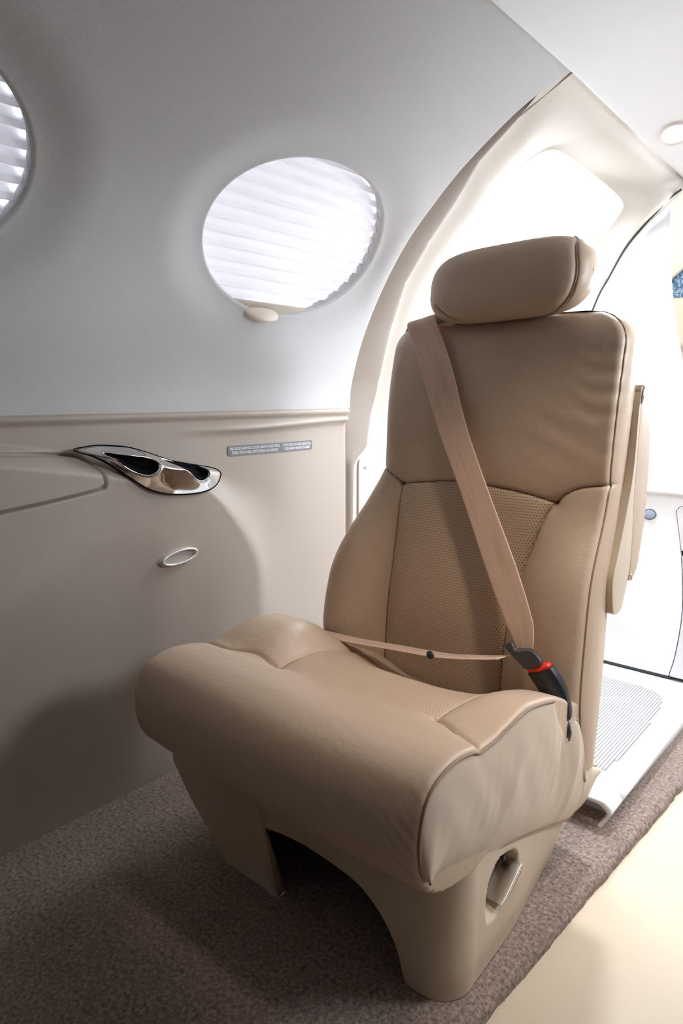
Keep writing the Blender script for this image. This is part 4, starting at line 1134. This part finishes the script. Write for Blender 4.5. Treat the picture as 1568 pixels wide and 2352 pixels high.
# mechanism block, near-black to paint in the darkness under the cushion
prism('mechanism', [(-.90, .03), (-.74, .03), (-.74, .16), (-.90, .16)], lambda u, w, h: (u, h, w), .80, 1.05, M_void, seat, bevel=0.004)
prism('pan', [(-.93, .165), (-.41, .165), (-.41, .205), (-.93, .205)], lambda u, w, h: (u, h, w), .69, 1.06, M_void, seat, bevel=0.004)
tube('cable', [(-.735, .85, .012), (-.715, .83, .012), (-.70, .815, .018), (-.705, .80, .024), (-.725, .81, .02), (-.737, .84, .014)], 0.0016, M_tongue, seat, n=6, closed=True, samples=40)
prism('strap_tab', [(-.575, .10), (-.552, .10), (-.552, .125), (-.575, .125)], lambda u, w, h: (u, h, w), .690, .698, M_base, seat, bevel=0.002)

# ---- belts
def ribbon(name, Lp, Rp, thick, m, parent, n=90, flip=False):
    Lc = catmull(Lp, n); Rc = catmull(Rp, n)
    d = np.r_[0, np.cumsum(np.linalg.norm(np.diff((Lc + Rc) / 2, axis=0), axis=1))]
    N = np.cross(np.gradient(Lc + Rc, axis=0), Rc - Lc); N /= np.linalg.norm(N, axis=1)[:, None]
    w = np.array([0, .02, .06, .25, .5, .75, .94, .98, 1.0]); hgt = np.array([0, .5, .62, .5, .5, .5, .62, .5, 0]) * thick
    cols_, uv = [], []
    for sgn, idx in ((1, range(9)), (-1, range(7, 0, -1))):
        for i in idx:
            cols_.append(Lc + (Rc - Lc) * w[i] + sgn * N * hgt[i]); uv.append(np.stack([d, np.full(n, w[i])], -1))
    return grid(name, np.stack(cols_, 1), m, parent, wrapk=True, flip=flip, uv=np.stack(uv, 1), caps=True)


def by(z): return 1.0 + .1875 * (z - .37)


Lb = [(-.782, .931), (-.760, .891), (-.733, .838), (-.684, .739), (-.617, .623), (-.559, .517), (-.506, .431), (-.489, .407), (-.478, .388)]
Rb = [(-.719, .943), (-.693, .892), (-.668, .844), (-.621, .737), (-.557, .621), (-.498, .519), (-.460, .448), (-.4515, .421), (-.4490, .394)]
yo = lambda i, z: by(z) - (0.004 if i > 5 else 0.0)
Lp = [(-.800, 1.235, .900), (-.796, 1.185, .938), (-.789, 1.14, .940)] + [(x, yo(i, z), z) for i, (x, z) in enumerate(Lb)]
Rp = [(-.737, 1.235, .910), (-.732, 1.185, .949), (-.725, 1.14, .952)] + [(x, yo(i, z), z) for i, (x, z) in enumerate(Rb)]
ribbon('shoulder_belt', Lp, Rp, 0.0016, M_belt, seat, n=160, flip=True)
# lap strap, nearly edge-on
up_ = [(-.955, 1.05, .26), (-.945, 1.025, .300), (-.905, .992, .324), (-.80, .985, .333), (-.70, .99, .341), (-.60, .995, .3495), (-.52, .997, .366), (-.486, .995, .376)]
dn_ = [(x, y - .046 * min(1, .55 + .45 * k / 3), z + .0105 * min(1, .55 + .45 * k / 3) - .0035) for k, (x, y, z) in enumerate(up_)]
lap = ribbon('lap_belt', up_, dn_, 0.0016, M_belt, seat, n=90)
th = np.linspace(0, 2 * np.pi, 24, endpoint=False)
fan('stop_button', np.stack([.0080 * np.cos(th), .0065 * np.sin(th)], -1), lambda u, w, h: (-.612 + u, .949 + w * .3 - h, .358 + w + u * -.1 - h * .2), lambda u, w, r: 0.004 * (1 - r ** 3) + 0 * u, M_black, lap, nr=6)

# tongue
TG = catmull([(-.490, .393), (-.486, .400), (-.478, .4005), (-.470, .391), (-.448, .397), (-.436, .3935), (-.427, .384), (-.428, .377), (-.437, .371), (-.452, .3665), (-.460, .3715), (-.476, .382)], 60, True)
ton = prism('belt_tongue', [tuple(p) for p in TG], lambda u, w, h: (u, .985 + h + (w - .38) * .15, w), -0.005, 0.006, M_tongue, seat, bevel=0.003)
# buckle, turned so that one edge faces the cabin aisle
ax0 = np.array([-.4325, .992, .3665]); ax1 = np.array([-.393, 1.004, .288])
G = []
dirx = np.array([.93, -.10, .33]); diry = np.array([.10, .98, .02]); axd = (ax1 - ax0) / np.linalg.norm(ax1 - ax0)
dirx = dirx - axd * dirx.dot(axd); dirx /= np.linalg.norm(dirx); diry = np.cross(axd, dirx)
if diry[1] < 0: diry = -diry
secp = [(-1, .85), (-.92, 1), (.92, 1), (1, .85), (1, -.15), (.94, -.3), (.32, -.98), (.22, -1.0), (-.9, -.62), (-1, -.5)]
for t, sx, sy, tw in [(0, .0205, .010, 0), (.015, .0215, .0115, 0), (.25, .0215, .0125, 0), (.5, .0205, .0125, .06), (.75, .0175, .0125, .15), (.92, .0145, .012, .22), (1.0, .0125, .010, .22), (1.01, .006, .005, .22)]:
    c = ax0 + (ax1 - ax0) * t + np.array([0.012 * math.sin(t * math.pi) * .35, 0, .004 * math.sin(t * math.pi)])
    G.append([c + dirx * (a * math.cos(tw) - b * .5 * math.sin(tw)) * sx + diry * (b * math.cos(tw) + a * .4 * math.sin(tw)) * sy for a, b in secp])
bk = grid('belt_buckle', np.array(G), M_black, seat, wrapk=True, caps=True, flip=True)
bev = bk.modifiers.new('soft', 'BEVEL'); bev.width = 0.0018; bev.segments = 3; bev.limit_method = 'ANGLE'
G = []
for t, k in ((-.002, .96), (-.06, .93), (-.085, .80), (-.09, .3)):
    c = ax0 + (ax1 - ax0) * t; G.append([c + dirx * a * .0205 * k + diry * b * .0105 * k for a, b in secp])
grid('release_button', np.array(G), M_red, bk, wrapk=True, caps=True)['label'] = 'red release button'
tube('stalk', [ax1 + (ax1 - ax0) * -.02, ax1 + np.array([.004, .003, -.02]), ax1 + np.array([-.004, .012, -.07])], 0.0085, M_black, bk, n=10)

# ---- armrest folded up against the right of the backrest
arm = empty('armrest', (0, 0, 0)); arm.parent = seat; arm.location = (.30, .20, .45)
KA = .372 / .375                                                  # measured on x = -.375, moved to the outer face
am = lambda p: [(u * KA, .8 - (.8 - w) * KA) for u, w in p]
AR = catmull(am([(1.218, .802), (1.217, .770), (1.214, .704), (1.212, .638), (1.219, .522), (1.209, .477), (1.195, .445), (1.185, .431), (1.163, .428), (1.145, .440), (1.135, .492), (1.151, .534), (1.177, .597), (1.200, .672), (1.205, .770), (1.212, .800)]), 90, True)
prism('arm_bracket', [tuple(p) for p in AR], lambda u, w, h: (h, u, w), -.392, -.372, M_base, arm, bevel=0.003)
PD = catmull(am([(1.218, .813), (1.229, .815), (1.249, .804), (1.262, .787), (1.278, .700), (1.282, .653), (1.280, .583), (1.263, .514), (1.254, .491), (1.229, .476), (1.217, .482), (1.219, .52), (1.212, .615), (1.212, .682), (1.213, .770)]), 90, True)
prism('arm_pad', [tuple(p) for p in PD], lambda u, w, h: (h, u, w), -.43, -.3715, M_seat, arm, bevel=0.008, seg=4)
tube('trim_tip', [(-.374, 1.203, .786), (-.372, 1.206, .800), (-.373, 1.212, .8115), (-.378, 1.226, .8145), (-.388, 1.238, .807)], np.full(40, .0040), M_chrome, arm, n=10, samples=40)
tube('trim_tip', [(-.373, 1.211, .490), (-.373, 1.219, .480), (-.376, 1.230, .478)], 0.0034, M_chrome, arm, n=10, samples=20)
